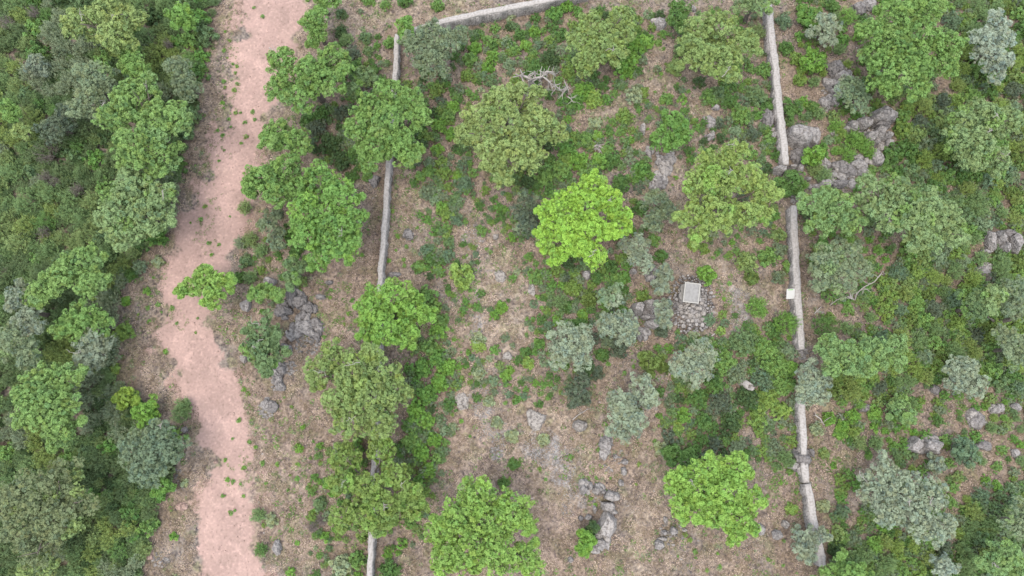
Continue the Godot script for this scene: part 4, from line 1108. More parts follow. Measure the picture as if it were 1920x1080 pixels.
	cap_mat.albedo_texture = noise_texture(512, 0.02, [[0.0, 0.50, 0.49, 0.48], [0.38, 0.78, 0.77, 0.76], [0.6, 0.9, 0.9, 0.9], [1.0, 1.0, 1.0, 1.0]], 4, FastNoiseLite.TYPE_SIMPLEX_SMOOTH, 47)
	cap_mat.uv1_triplanar = true
	cap_mat.uv1_world_triplanar = true
	cap_mat.uv1_scale = Vector3(0.45, 0.45, 0.45)

	landmarks = PLACES

	# foliage variants
	# kind, radii, knobs per square metre, knob radius, rosettes a knob, leaves a rosette, leaf length, width, upright, uneven
	for spec in [["oak", [0.24, 0.42, 0.62, 0.9, 1.25], 36.0, 0.215, 11, 8, 0.108, 0.056, 0.35, 0.40], ["fine", [0.24, 0.42, 0.62, 0.9, 1.25], 50.0, 0.18, 12, 8, 0.085, 0.036, 0.3, 0.36],
			["shrub", [0.14, 0.24, 0.38, 0.6], 95.0, 0.105, 8, 6, 0.095, 0.052, 0.5, 0.5], ["fineshrub", [0.24, 0.38, 0.6], 110.0, 0.10, 9, 7, 0.07, 0.032, 0.4, 0.45]]:
		var sizes := []
		for R in spec[1]:
			var list := []
			for k in 4:
				var count := maxi(7, int(spec[2] * R * R))
				list.append(clump(R, 0.85, count, minf(spec[3], R * 0.6), spec[4], spec[5], spec[6], spec[7], spec[8], spec[9]))
			sizes.append([R, list])
		clumps[spec[0]] = sizes
	var plumes := []
	for R in [0.45, 0.75, 1.05]:
		var list := []
		for k in 4:
			list.append(plume_bush(R, 1.35 * maxf(R, 0.6), int(170 * R * R) + 30, 20, 0.10, 0.034))
		plumes.append([R, list])
	clumps["plume"] = plumes

	# the ground and the walls
	build_ground()
	build_wall(LONG_WALL, 0.20, 1.0, "long straight grey mortared stone wall facing the dirt track", 1.0, wall_mat, cap_mat)
	build_wall(CROSS_WALL, 0.25, 1.15, "pale cross wall leaving the corner of the enclosure", 5.0, wall_mat, cap_mat)
	build_wall(SIGN_WALL_UPPER, 0.29, 0.95, "pale wall stretch ending at the largest boulder", 9.0, wall_mat, cap_mat)
	build_wall(SIGN_WALL_MIDDLE, 0.27, 0.95, "pale wall stretch with the white sign standing against it", 13.0, wall_mat, cap_mat)
	build_wall(SIGN_WALL_LOWER, 0.26, 0.9, "short pale wall stretch between the silver tree and a rock ledge", 17.0, wall_mat, cap_mat)
	build_wall(SIGN_WALL_STUB, 0.29, 0.75, "short broken stub of pale wall below the rock ledge", 21.0, wall_mat, cap_mat)
	build_wall(SIGN_WALL_END, 0.28, 0.9, "last pale wall stretch passing under a small silver tree", 25.0, wall_mat, cap_mat)

	# trees
	for row in TREES:
		build_tree(row)

	# rocks
	var boulders := []
	for k in 8:
		boulders.append(rock_mesh(100 + k, 44, 8, 0.12))
	for k in 8:
		boulders.append(rock_mesh(200 + k, 26, 9, 0.20))
	for row in ROCKS:
		place_rock(row, boulders)
	build_ledges()
	build_cairn(boulders)
	build_sign()
	build_stump()
	build_dead_wood()
	build_scrub()
	build_ground_cover(boulders)

func build_cairn(boulders: Array) -> void:
	var base := at(1297, 572)
	var heap := thing("stone_cairn", "low heap of loose grey stones carrying the framed panel", "stone heap", base)
	var small := []
	for k in 6:
		small.append(rock_mesh(300 + k, 6, 7, 0.16))
	var n := 0
	var placed := []
	for tries in 2600:
		if n >= 230:
			break
		var px := rng.randf_range(1254, 1342)
		var py := rng.randf_range(516, 624)
		var e := Vector2((px - 1296) / 42.0, (py - 570) / 54.0).length()
		if e > 1.0 + rng.randf_range(-0.12, 0.08):
			continue
		var apron := px > 1274 and px < 1320 and py > 566 and py < 606
		var r := rng.randf_range(3.4, 8.0) if apron else rng.randf_range(1.6, 4.8)
		var ok := true
		for q in placed:
			if Vector2(px - q.x, py - q.y).length() < (r + q.z) * 0.80:
				ok = false
				break
		if not ok:
			continue
		placed.append(Vector3(px, py, r))
		var mr := metres(px, py, r)
		var lift := 0.12 + 0.36 * clampf(1.25 - e, 0.0, 1.0)
		var p := at(px, py, lift) - base
		var flat := 0.55 if apron else 0.8
		var bas := Basis.from_scale(Vector3(mr * 1.05, mr * flat * 1.2, mr * rng.randf_range(0.75, 1.1))) * Basis(Vector3.UP, rng.randf() * TAU)
		part("stone", small[rng.randi() % 6], mats[["rock_pale", "rock_white", "rock_white"][rng.randi() % 3] if apron else ["rock_grey", "rock_pale", "rock_pale", "rock_dark"][rng.randi() % 4]], heap, Transform3D(bas, p))
		n += 1
	# the mortared core under the loose stones
	var core := rock_mesh(333, 14, 6, 0.08)
	part("mortar_bed", core, mats["rock_grey"], heap, Transform3D(Basis.from_scale(Vector3(1.45, 0.52, 1.9)), Vector3(0, -0.06, 0.1)))
	# the framed panel on its base
	var c := at(1297, 549, 0.95)
	var gy := ground_y(c.x, c.z)
	var o := thing("information_panel", "grey framed information panel tilted on top of the stone heap", "panel", Vector3(c.x, gy, c.z), -0.12)
	var tilt := Basis(Vector3.RIGHT, 0.20)
	var w := 1.12
	var d := 1.42
	var frame_mat := solid(0.262, 0.256, 0.245, 0.8)
	var face_mat := solid(0.205, 0.202, 0.203, 0.7)
	face_mat.albedo_texture = noise_texture(256, 0.012, [[0.0, 0.70, 0.70, 0.69], [0.5, 0.9, 0.9, 0.9], [1.0, 1.0, 1.0, 1.0]], 5)
	face_mat.uv1_triplanar = true
	var up := Vector3(0, 0.95, 0)
	var face := BoxMesh.new()
	face.size = Vector3(w - 0.1, 0.03, d - 0.1)
	part("panel_face", face, face_mat, o, Transform3D(tilt, up))
	for s in [-1.0, 1.0]:
		var bar := BoxMesh.new()
		bar.size = Vector3(0.075, 0.06, d)
		part("frame_bar", bar, frame_mat, o, Transform3D(tilt, up + tilt * Vector3(s * (w - 0.075) * 0.5, 0.012, 0)))
		var rail := BoxMesh.new()
		rail.size = Vector3(w - 0.152, 0.06, 0.075)
		part("frame_bar", rail, frame_mat, o, Transform3D(tilt, up + tilt * Vector3(0, 0.012, s * (d - 0.075) * 0.5)))
	var slab_mat := solid(0.189, 0.182, 0.178)
	slab_mat.albedo_texture = face_mat.albedo_texture
	slab_mat.uv1_triplanar = true
	for q in [[-0.40, -0.32, 0.36], [-0.42, 0.22, 0.40], [0.1, 0.0, 0.62]]:
		var cyl := CylinderMesh.new()
		cyl.top_radius = q[2]
		cyl.bottom_radius = q[2] * 1.12
		cyl.height = 0.86
		cyl.radial_segments = 14
		part("masonry_base", cyl, slab_mat, o, Transform3D(Basis(), Vector3(q[0], 0.26 - q[2] * 0.02, q[1])))
	blocked.append([1297, 572, 48])

func build_sign() -> void:
	var c := at(1482, 551, 0.95)
	var gy := ground_y(c.x, c.z)
	var o := thing("sign_board", "white square sign board with a green strip, standing against the pale wall", "sign", Vector3(c.x, gy, c.z), 0.06)
	var white := solid(0.336, 0.336, 0.332, 0.6)
	var green := solid(0.112, 0.294, 0.056, 0.5)
	var post := solid(0.140, 0.119, 0.098)
	var tilt := Basis(Vector3.RIGHT, 0.45)
	var up := Vector3(0, 0.98, 0)
	var board := BoxMesh.new()
	board.size = Vector3(0.58, 0.03, 0.74)
	part("board", board, white, o, Transform3D(tilt, up))
	var strip := BoxMesh.new()
	strip.size = Vector3(0.36, 0.006, 0.05)
	part("green_strip", strip, green, o, Transform3D(tilt, up + tilt * Vector3(-0.02, 0.0185, -0.30)))
	for s in [-0.2, 0.2]:
		part("post", tube_mesh([Vector3(s, -0.2, 0.1), Vector3(s, 0.9, 0.1)], [0.035, 0.035], 8), post, o)
	blocked.append([1482, 551, 16])

func build_stump() -> void:
	var p := at(1392, 716, 0.3)
	p.y = ground_y(p.x, p.z)
	var o := thing("hollow_stump", "hollow grey dead stump with a split pale rim among green shrubs", "stump", p, 0.0)
	# leaning hollow trunk: outer and inner wall joined by a ragged rim, split on one side
	var st := SurfaceTool.new()
	st.begin(Mesh.PRIMITIVE_TRIANGLES)
	var lean := Vector3(0.32, 0, 0.42)
	var rows := []
	var segs := 22
	for i in 7:
		var f := i / 6.0
		var row := []
		for k in segs:
			var a := TAU * k / segs * 0.94
			var r := 0.30 - 0.05 * f + 0.04 * bump.get_noise_2d(cos(a) * 1.5 + 3.0, sin(a) * 1.5 + f)
			var top := 1.05 + 0.28 * bump.get_noise_2d(cos(a) * 1.2, sin(a) * 1.2)
			row.append(lean * f * f + Vector3(cos(a) * r, f * top - 0.05, sin(a) * r))
		rows.append(row)
	for i in range(6, 1, -1):
		var f := i / 6.0
		var row := []
		for k in segs:
			var q: Vector3 = rows[i][k]
			var c := lean * f * f
			row.append(Vector3(lerpf(c.x, q.x, 0.72), q.y - 0.02, lerpf(c.z, q.z, 0.72)))
		rows.append(row)
	for i in rows.size() - 1:
		for k in segs - 1:
			for v in [rows[i][k], rows[i + 1][k + 1], rows[i + 1][k], rows[i][k], rows[i][k + 1], rows[i + 1][k + 1]]:
				st.add_vertex(v)
	st.index()
	st.generate_normals()
	part("trunk", st.commit(), dead_mat, o)
	part("root", tube_mesh([Vector3(-0.15, 0.35, -0.1), Vector3(-0.35, 0.12, -0.2), Vector3(-0.6, -0.05, -0.25)], [0.12, 0.10, 0.04], 7), dead_mat, o)
	part("root", tube_mesh([Vector3(0.1, 0.3, 0.15), Vector3(0.35, 0.08, 0.3), Vector3(0.55, -0.05, 0.42)], [0.11, 0.08, 0.04], 7), dead_mat, o)
	blocked.append([1396, 718, 18])

func build_dead_wood() -> void:
	bare_tree("dead_tree", "bleached dead tree with bare white branches among dark green shrubs", "dead tree", [
		["trunk", 0.198, 0.126, [[987,178,0.0],[992,170,1.4],[996,158,2.6],[994,147,3.2]], 6],
		["branch", 0.117, 0.075, [[994,147,3.2],[986,144,3.3],[974,142,3.1]], 8],
		["branch", 0.090, 0.050, [[996,150,3.0],[1004,146,3.3],[1016,144,3.4],[1020,139,3.5],[1025,133,3.6]], 14],
		["branch", 0.072, 0.033, [[1020,141,3.4],[1028,136,3.5],[1035,136,3.5],[1042,143,3.3]], 14],
		["branch", 0.072, 0.042, [[1018,144,3.4],[1026,150,3.2],[1033,157,2.9],[1040,160,2.6],[1052,170,2.0],[1058,173,1.6]], 16],
		["branch", 0.054, 0.025, [[1056,174,1.7],[1062,167,2.1],[1064,157,2.4]], 8],
		["branch", 0.054, 0.025, [[1064,181,1.0],[1070,185,0.9],[1075,192,0.7]], 6],
		["branch", 0.063, 0.025, [[996,152,2.9],[1003,158,2.6],[1003,168,2.2]], 8],
		["branch", 0.045, 0.017, [[1028,152,3.1],[1028,160,2.7],[1026,170,2.2]], 6],
		["branch", 0.054, 0.025, [[993,146,3.2],[1000,139,3.4],[1008,139,3.5]], 8],
		["branch", 0.045, 0.017, [[1008,145,3.3],[1014,152,3.0],[1015,158,2.8]], 6],
		["branch", 0.045, 0.025, [[1038,160,2.7],[1042,166,2.4],[1037,172,2.1]], 6],
	], dead_mat)
	landmarks.append([1600, 552, "the bleached fallen branches"])
	bare_tree("dead_branches", "bleached forked dead branches sticking out from under a grey green oak", "dead wood", [
		["trunk", 0.072, 0.052, [[1603,562,0.0],[1597,560,0.5],[1590,556,0.9]], 2],
		["branch", 0.046, 0.026, [[1597,561,0.5],[1594,550,1.0],[1593,540,1.4]], 3],
		["branch", 0.052, 0.019, [[1603,562,0.2],[1606,550,1.0],[1620,538,1.6],[1640,528,2.0],[1648,518,2.2],[1656,508,2.4]], 8],
		["branch", 0.039, 0.019, [[1606,552,0.9],[1612,545,1.2],[1622,541,1.3]], 3],
		["branch", 0.039, 0.019, [[1596,560,0.5],[1580,557,0.6],[1568,563,0.4],[1556,573,0.2]], 6],
	], dead_mat)
	bare_tree("fallen_branch", "short bleached forked branch lying on litter below the grey green oak", "dead wood", [
		["branch", 0.05, 0.03, [[1527,588,0.05],[1533,582,0.10],[1540,575,0.15]], 2],
		["branch", 0.04, 0.025, [[1532,583,0.10],[1540,585,0.10],[1545,585,0.10]], 1]], dead_mat)
	bare_tree("fallen_branch", "tangle of grey dead twigs in the scrub above the lime green oak", "dead wood", [
		["branch", 0.06, 0.03, [[1110,278,0.2],[1118,272,0.5],[1126,275,0.4],[1131,282,0.2]], 9],
		["branch", 0.05, 0.03, [[1114,280,0.1],[1122,279,0.3],[1128,286,0.2]], 7]], dead_mat)
	bare_tree("leaning_trunk", "dark bare trunk leaning out from under the dark grey green heath oak", "trunk", [
		["trunk", 0.20, 0.14, [[1858,605,0.0],[1872,603,0.4],[1890,600,1.0],[1908,593,1.9]], 0],
		["branch", 0.10, 0.05, [[1866,604,0.3],[1858,598,0.8],[1852,595,1.0]], 2]], bark_mat)
	bare_tree("fallen_branch", "pale stick lying on the ground below the stone cairn", "dead wood", [
		["branch", 0.06, 0.03, [[1334,630,0.06],[1340,626,0.08],[1345,620,0.08]], 1]], dead_mat)
	bare_tree("fallen_branch", "pale dead twigs beside the white angular rock", "dead wood", [
		["branch", 0.05, 0.02, [[1074,787,0.05],[1084,778,0.10],[1096,771,0.12],[1102,766,0.10]], 5]], dead_mat)
	bare_tree("fallen_branch", "grey roots and dead twigs at the foot of the wall silver tree", "dead wood", [
		["branch", 0.07, 0.03, [[1528,778,0.1],[1538,785,0.2],[1545,797,0.1]], 5],
		["branch", 0.06, 0.03, [[1575,790,0.1],[1583,783,0.2],[1586,780,0.1]], 3]], dead_mat)
	# bare bleached starburst plants
	for q in [[1393,585],[1382,548],[1400,555],[1316,470]]:
		var st := SurfaceTool.new()
		st.begin(Mesh.PRIMITIVE_TRIANGLES)
		for k in 16:
			var a := TAU * k / 16.0 + rng.randf_range(-0.15, 0.15)
			var l := rng.randf_range(0.25, 0.5)
			tube(st, [Vector3.ZERO, Vector3(cos(a) * l * 0.6, 0.12, sin(a) * l * 0.6), Vector3(cos(a) * l, 0.03, sin(a) * l)], [0.014, 0.011, 0.006], 4)
		lone("dry_plant", st.commit(), dead_mat, Transform3D(Basis(), at(q[0], q[1], 0.03)), "bleached dry star shaped plant " + near_landmark(q[0], q[1], "bleached dry star shaped plant"), "dry plant", "dry star shaped plants")

var BARE := [[1560,870,44],[1600,900,44],[1560,930,36],[1630,850,36],[1560,790,24],[1650,810,22],[1800,800,44],[1850,810,44],[1800,900,40],[1850,880,44],[1880,930,30],[1730,790,28],[1520,590,24],[1530,560,22],[1560,600,30],[1600,590,24],[1500,120,26],[1520,170,24],[1600,90,26],[1520,240,22],[1760,880,24]]

func zone_of(px: float, py: float) -> String:
	if Geometry2D.is_point_in_polygon(Vector2(px, py), FOREST):
		return "forest"
	for q in DENSE_RIGHT:
		if Geometry2D.is_point_in_polygon(Vector2(px, py), q):
			return "dense"
	for q in SCRUB:
		if Geometry2D.is_point_in_polygon(Vector2(px, py), q):
			return "scrub"
	if Geometry2D.is_point_in_polygon(Vector2(px, py), SPARSE_RIGHT):
		return "sparse"
	for q in MEADOW:
		if Geometry2D.is_point_in_polygon(Vector2(px, py), q):
			return "meadow"
	return "open"

func build_scrub() -> void:
	for s in SHRUBS:
		build_shrub(s[0], s[1], s[2], s[3], s[4])
	# bare grey twigs in the thicket
	for q in [[95,292,24],[108,275,18],[92,335,14],[110,345,12],[140,250,14],[20,50,16],[70,30,14],[150,360,14],[90,440,14],[320,90,10],[1850,520,10],[640,960,12],[600,975,16],[585,990,12]]:
		var r := metres(q[0], q[1], q[2])
		var low: bool = q[0] > 500
		var p := at(q[0], q[1], 0.5)
		p.y = ground_y(p.x, p.z)
		lone("twig_bush", twig_bush(r, 0.4 if low else 1.5, 70), mats["twig"], Transform3D(Basis(), p), "leafless grey purple twig bush " + near_landmark(q[0], q[1], "leafless grey purple twig bush"), "bush", "leafless twig bushes")
	var used := []
	for s in SHRUBS:
		used.append([s[0], s[1], s[2]])
	# thicket and heath: individual bushes wherever no crown or rock stands
	var counts := {}
	var fill := []
	var fill_fine := []
	for tries in 17000:
		var px := rng.randf_range(-40, 1960)
		var py := rng.randf_range(-40, 1120)
		var z := zone_of(px, py)
		if z == "open":
			continue
		if near_wall(px, py, 16) or cover_of(blocked, px, py, 5):
			continue
		if z == "sparse" and cover_of(BARE, px, py) and rng.randf() < 0.72:
			continue
		var under := cover_of(crown_discs, px, py, -8.0)
		if under:
			continue
		var w := at(px, py)
		var tone := patch.get_noise_2d(w.x, w.z)
		var tone2 := patch.get_noise_2d(w.x * 0.7 + 90.0, w.z * 0.7)
		var r := 0.0
		var kind := "plume"
		var colour := "heath"
		if z == "forest":
			r = rng.randf_range(15, 25)
			colour = "heathdark" if tone < -0.18 else "heath2" if tone < 0.0 else "heath" if tone < 0.16 else "heathyellow"
			if tone2 > 0.16:
				colour = "heathgrey"
			if rng.randf() < 0.10:
				colour = ["heath", "heath2", "heathgrey", "heathyellow", "broomdark"][rng.randi() % 5]
			if rng.randf() < 0.16 or px > 330:
				kind = "oak"
				colour = ["mid", "deep", "midgrey", "dark", "deepbright"][rng.randi() % 5]
		elif z == "dense":
			r = rng.randf_range(11, 21)
			kind = "oak" if rng.randf() < 0.6 else "plume"
			if kind == "plume":
				colour = "broomyellow" if tone > 0.05 else "heathyellow" if tone > -0.1 else "heath2"
			else:
				colour = ["yellow", "yellow", "darkyellow", "mid", "olive"][rng.randi() % 5] if tone2 > -0.1 else ["midgrey", "mid", "deep"][rng.randi() % 3]
			if rng.randf() < 0.16:
				kind = "fine"
				colour = ["bluegreen", "grey", "silvergreen", "greydark"][rng.randi() % 4]
		elif z == "scrub":
			r = rng.randf_range(7, 15)
			if rng.randf() < 0.08:
				continue
			kind = "oak"
			colour = ["deep", "deepbright", "mid", "midgrey", "yellow", "dark", "olive2"][rng.randi() % 7]
			if rng.randf() < 0.38:
				kind = "fine"
				colour = ["bluegreen", "grey", "greydark", "silvergreen"][rng.randi() % 4]
		elif z == "meadow":
			r = rng.randf_range(5, 11)
			if rng.randf() < 0.66 or cover_of(ROAD, px, py, 2.0) or cover_of(PALE_PATH, px, py, 2.0) or cover_of(GRAVEL, px, py, 2.0):
				continue
			kind = "oak" if rng.randf() < 0.8 else "fine"
			colour = ["deep", "deepbright", "mid", "yellow", "vivid", "palegrey", "olive", "bright2"][rng.randi() % 8] if kind == "oak" else ["bluegreen", "grey", "silvergreen"][rng.randi() % 3]
		else:
			r = rng.randf_range(6, 13)
			if rng.randf() < 0.35:
				continue
			kind = "oak" if rng.randf() < 0.75 else "plume"
			colour = ["vivid", "yellow", "mid", "deepbright", "olive"][rng.randi() % 5] if kind == "oak" else ["broomyellow", "heath2", "broom"][rng.randi() % 3]
		var tight := 0.60 if z == "forest" else 0.58 if z == "dense" else 0.78
		var ok := true
		for u in used:
			if absf(u[0] - px) < 50 and Vector2(u[0] - px, u[1] - py).length() < (u[2] + r) * tight:
				ok = false
				break
		if not ok:
			continue
		var cap := 285 if kind == "plume" else 290 if kind == "oak" else 150
		var base: int = counts.get(kind, taken.get("heath_bush" if kind == "plume" else "leafy_shrub" if kind == "oak" else "fine_leaved_shrub", 0))
		used.append([px, py, r])
		if base < cap and px > -12 and px < 1932 and py > -12 and py < 1092:
			counts[kind] = base + 1
			build_shrub(px, py, r, kind, colour, r > 14)
		else:
			var m := metres(px, py, r)
			var col: Color = mats[colour].albedo_color.srgb_to_linear()
			var p := at(px, py, m * 0.5)
			p.y = ground_y(p.x, p.z)
			if kind == "plume":
				fill.append([Transform3D(Basis(Vector3.UP, rng.randf() * TAU).scaled(Vector3.ONE * m / 0.75), p), col])
			else:
				fill_fine.append([Transform3D(Basis(Vector3.UP, rng.randf() * TAU).scaled(Vector3.ONE * m / 0.6), p + Vector3.UP * m * 0.3), col])
	# beyond the frame the thicket goes on
	for k in 1500:
		var x := rng.randf_range(-75, 75)
		var zz := rng.randf_range(-70, 45)
		var px := to_pixel(Vector3(x, 0.5, zz))
		if px.x > -30 and px.x < 1950 and px.y > -30 and px.y < 1110:
			continue
		if cover_of(ROAD, px.x, px.y, 10.0) or near_wall(px.x, px.y, 20) or zone_of(px.x, px.y) == "open" and px.x > 400 and px.x < 1500 and rng.randf() < 0.6:
			continue
		var cname: String = ["heath", "heath2", "heathgrey", "heathdark", "heathyellow"][rng.randi() % 5]
		fill.append([Transform3D(Basis(Vector3.UP, rng.randf() * TAU).scaled(Vector3.ONE * rng.randf_range(0.9, 1.6)), Vector3(x, ground_y(x, zz), zz)), mats[cname].albedo_color.srgb_to_linear()])
	# low growth filling the gaps of the thicket and heath
	for tries in 12000:
		var px := rng.randf_range(-40, 1960)
		var py := rng.randf_range(-40, 1120)
		var z := zone_of(px, py)
		if z == "open" or near_wall(px, py, 12) or cover_of(blocked, px, py, 3):
			continue
		if z == "sparse" and cover_of(BARE, px, py) and rng.randf() < 0.8:
			continue
		if z == "sparse" and rng.randf() < 0.6 or z == "meadow" and (rng.randf() < 0.55 or cover_of(PALE_PATH, px, py, 0.0) or cover_of(ROAD, px, py, 4.0)) or z == "scrub" and rng.randf() < 0.35:
			continue
		var m := rng.randf_range(0.22, 0.45) * (0.6 if z == "meadow" else 1.0)
		var p := at(px, py)
		var cname: String = ["mid", "deep", "midgrey", "heath2", "olive2", "grey", "heathgrey"][rng.randi() % 7] if z != "forest" else ["heath", "heath2", "heathdark", "dark", "midgrey"][rng.randi() % 5]
		var col: Color = mats[cname].albedo_color.srgb_to_linear()
		if z == "forest":
			fill.append([Transform3D(Basis(Vector3.UP, rng.randf() * TAU).scaled(Vector3.ONE * m / 0.6), p), col])
		else:
			fill_fine.append([Transform3D(Basis(Vector3.UP, rng.randf() * TAU).scaled(Vector3.ONE * m / 0.6), p + Vector3.UP * m * 0.3), col])
	var tinted := StandardMaterial3D.new()
	tinted.vertex_color_use_as_albedo = true
	tinted.roughness = 0.62
	tinted.metallic_specular = 0.3
	tinted.backlight_enabled = true
	tinted.backlight = Color(0.4, 0.4, 0.4)
	mats["tinted"] = tinted
	scatter_stuff("undergrowth", "low heath growth filling the gaps of the thicket", clumps["plume"][1][1][0], tinted, fill)
	scatter_stuff("ground_foliage", "low leafy growth between the shrubs and heath bushes", clumps["shrub"][3][1][0], tinted, fill_fine)

func build_ground_cover(boulders: Array) -> void:
	# weeds on the track and verge and on the open litter: individual tufts
	var tuft := []
	for k in 5:
		tuft.append(clump(0.16, 0.7, 5, 0.07, 5, 6, 0.08, 0.04, 0.6, 0.3, 0.0))
	var spots := []
	for q in [[478,15],[492,30],[425,60],[430,75],[418,95],[424,108],[438,118],[445,125],[440,138],[418,150],[422,165],[438,170],[445,160],[415,190],[420,205],[428,225],[440,215],[452,212],[462,228],[412,245],[420,255],[432,240],[472,212],[478,226],[420,280],[412,300],[455,268],[465,255],[388,390],[380,410],[392,455],[410,460],[430,405],[395,480],[355,420],[275,580],[280,600],[300,585],[258,590],[330,605],[298,570],[310,495],[290,520],[372,600],[368,625],[310,660],[325,580],[410,610],[428,615],[460,730],[466,740],[450,790],[435,825],[420,865],[440,900],[452,905],[460,880],[425,900],[470,830],[478,840],[460,932],[442,958],[436,965],[420,930],[490,870],[500,905],[520,870],[545,890],[555,900],[562,870],[540,920],[600,870],[590,830],[570,800],[535,745],[545,763],[518,766],[495,985],[590,960],[565,940],[555,1020],[580,905],[575,915],[600,1040],[620,560],[645,600],[655,590],[610,630],[600,545],[660,565],[623,545],[563,547],[582,583],[648,610],[680,480],[690,430],[735,395],[745,445],[730,490],[760,485],[764,465],[775,450],[780,430],[745,470],[757,500],[875,480],[882,545],[920,470],[912,465],[870,560],[880,575],[900,620],[1010,560],[1000,600],[1015,575],[1050,580],[1060,610],[985,600],[1040,640],[960,720],[970,735],[980,745],[945,755],[1025,745],[880,700],[870,690],[855,675],[865,660],[850,640],[845,780],[865,790],[880,820],[905,905],[955,895],[1010,880],[1022,900],[1115,895],[1143,895],[1192,905],[1200,873],[1122,842],[1070,855],[1105,935],[1115,945],[1140,1023],[1288,1005],[1296,1015],[1300,1033],[1303,1045],[1325,1070],[1350,1062],[1345,1035],[1270,1040],[1500,780],[1450,880],[1462,905],[1440,930],[1470,1015],[1440,1050],[1470,1060],[1495,925],[1415,890],[1300,620],[1350,640],[1390,620],[1360,560],[1370,530],[1345,545],[1230,830],[1215,700],[1185,690],[1170,700],[1140,685],[1010,520],[1025,510],[1035,525],[1325,470],[1340,485],[1300,130],[1290,170],[1240,140],[1225,175],[1230,200],[1140,220],[1100,205],[1270,160],[1240,250],[1220,255],[1180,275],[1215,240],[1310,340],[1270,335],[1260,345]]:
		spots.append(q)
	for q in spots:
		var px: float = q[0] + rng.randf_range(-3, 3)
		var py: float = q[1] + rng.randf_range(-3, 3)
		var r := rng.randf_range(0.08, 0.19)
		var col: String = ["vivid", "mid", "yellow", "deepbright", "bright2"][rng.randi() % 5]
		var on_track := cover_of(ROAD, px, py, -4.0)
		var p := at(px, py, 0.02)
		var s := r / 0.16
		var weed_label := "%s %s weed tuft %s" % ["broad" if r > 0.14 else "little", words_for(col), "on the track" if on_track else "on litter"]
		lone("weed_tuft", tuft[rng.randi() % 5], mats[col], Transform3D(Basis(Vector3.UP, rng.randf() * TAU).scaled(Vector3.ONE * s), p), weed_label + " " + near_landmark(px, py, weed_label), "weed", "weeds on open ground")
	# too small to pick apart: seedlings, dry grass, fallen leaves, pebbles
	var green := []
	for q in [[440,30,22],[430,70,24],[428,115,26],[424,160,26],[420,205,26],[416,250,26],[405,300,26],[398,350,26],[390,400,28],[385,450,22],[300,500,24],[280,560,24],[270,610,22],[330,600,20],[470,850,22],[450,890,26],[500,900,30],[540,880,30],[560,930,28],[480,760,20],[520,790,24],[610,560,24],[640,600,26],[560,820,24],[590,1000,24],[625,960,24],[540,1040,26]]:
		for k in 26:
			var a := rng.randf() * TAU
			var d: float = q[2] * sqrt(rng.randf()) * 1.15
			green.append([Transform3D(Basis(Vector3.UP, rng.randf() * TAU).scaled(Vector3.ONE * rng.randf_range(0.25, 0.8)), at(q[0] + cos(a) * d, q[1] + sin(a) * d)), Color(0.105, 0.165, 0.045) * rng.randf_range(0.6, 1.3)])
	var straw := []
	var litter := []
	var stones := []
	var sprigs := []
	for tries in 90000:
		var px := rng.randf_range(-60, 1980)
		var py := rng.randf_range(-60, 1140)
		var z := zone_of(px, py)
		var on_road := cover_of(ROAD, px, py, -2.0)
		var w := at(px, py)
		var tone := patch.get_noise_2d(w.x * 1.4, w.z * 1.4)
		var turn := Basis(Vector3.UP, rng.randf() * TAU)
		var dice := rng.randf()
		if cover_of(blocked, px, py, 0.0):
			continue
		if on_road:
			if dice < 0.22:
				var s := rng.randf_range(0.014, 0.04) * (2.2 if rng.randf() < 0.05 else 1.0)
				stones.append([Transform3D(turn.scaled(Vector3(s, s * 0.7, s * 0.9)), w + Vector3.UP * s * 0.2), Color(1.15, 0.85, 0.78) * rng.randf_range(0.7, 1.3)])
			elif dice < 0.112 + clampf(tone * 0.12, 0.0, 0.05):
				green.append([Transform3D(turn.scaled(Vector3.ONE * rng.randf_range(0.25, 0.7)), w), Color(0.091, 0.140, 0.042) * rng.randf_range(0.7, 1.3)])
			continue
		if z == "forest":
			continue
		if dice < 0.30:
			straw.append([Transform3D(turn.scaled(Vector3.ONE * rng.randf_range(0.6, 1.5)), w), Color(0.215, 0.168, 0.120) * rng.randf_range(0.6, 1.4)])
		elif dice < 0.62:
			litter.append([Transform3D(turn.scaled(Vector3.ONE * rng.randf_range(0.7, 1.4)), w + Vector3.UP * 0.01), Color(0.222, 0.176, 0.148) * rng.randf_range(0.35, 1.8)])
		elif dice < 0.68:
			var s := rng.randf_range(0.015, 0.05) * (2.0 if rng.randf() < 0.06 else 1.0)
			stones.append([Transform3D(turn.scaled(Vector3(s, s * 0.7, s * 0.85)), w + Vector3.UP * s * 0.2), Color(1.0, 0.95, 0.92) * rng.randf_range(0.6, 1.3)])
		elif dice < 0.70 + clampf(tone * 0.5 + 0.02, 0.0, 0.2):
			green.append([Transform3D(turn.scaled(Vector3.ONE * rng.randf_range(0.4, 1.3)), w), Color(0.087, 0.168, 0.035) * rng.randf_range(0.6, 1.4)])
		elif dice > 0.955 and tone > -0.15 and (z != "open" or dice > 0.98):
			sprigs.append([Transform3D(turn.scaled(Vector3.ONE * rng.randf_range(0.4, 0.9)), w), Color(0.210, 0.252, 0.140) * rng.randf_range(0.7, 1.2)])
	for q in GRAVEL:
		for k in int(q[2] * q[2] * 0.5):
			var a := rng.randf() * TAU
			var d: float = q[2] * sqrt(rng.randf()) * 1.05
			var w := at(q[0] + cos(a) * d, q[1] + sin(a) * d)
			var s := rng.randf_range(0.02, 0.05)
			stones.append([Transform3D(Basis(Vector3.UP, rng.randf() * TAU).scaled(Vector3(s, s * 0.7, s)), w + Vector3.UP * s * 0.2), Color(0.85, 0.85, 0.88) * rng.randf_range(0.5, 1.4)])
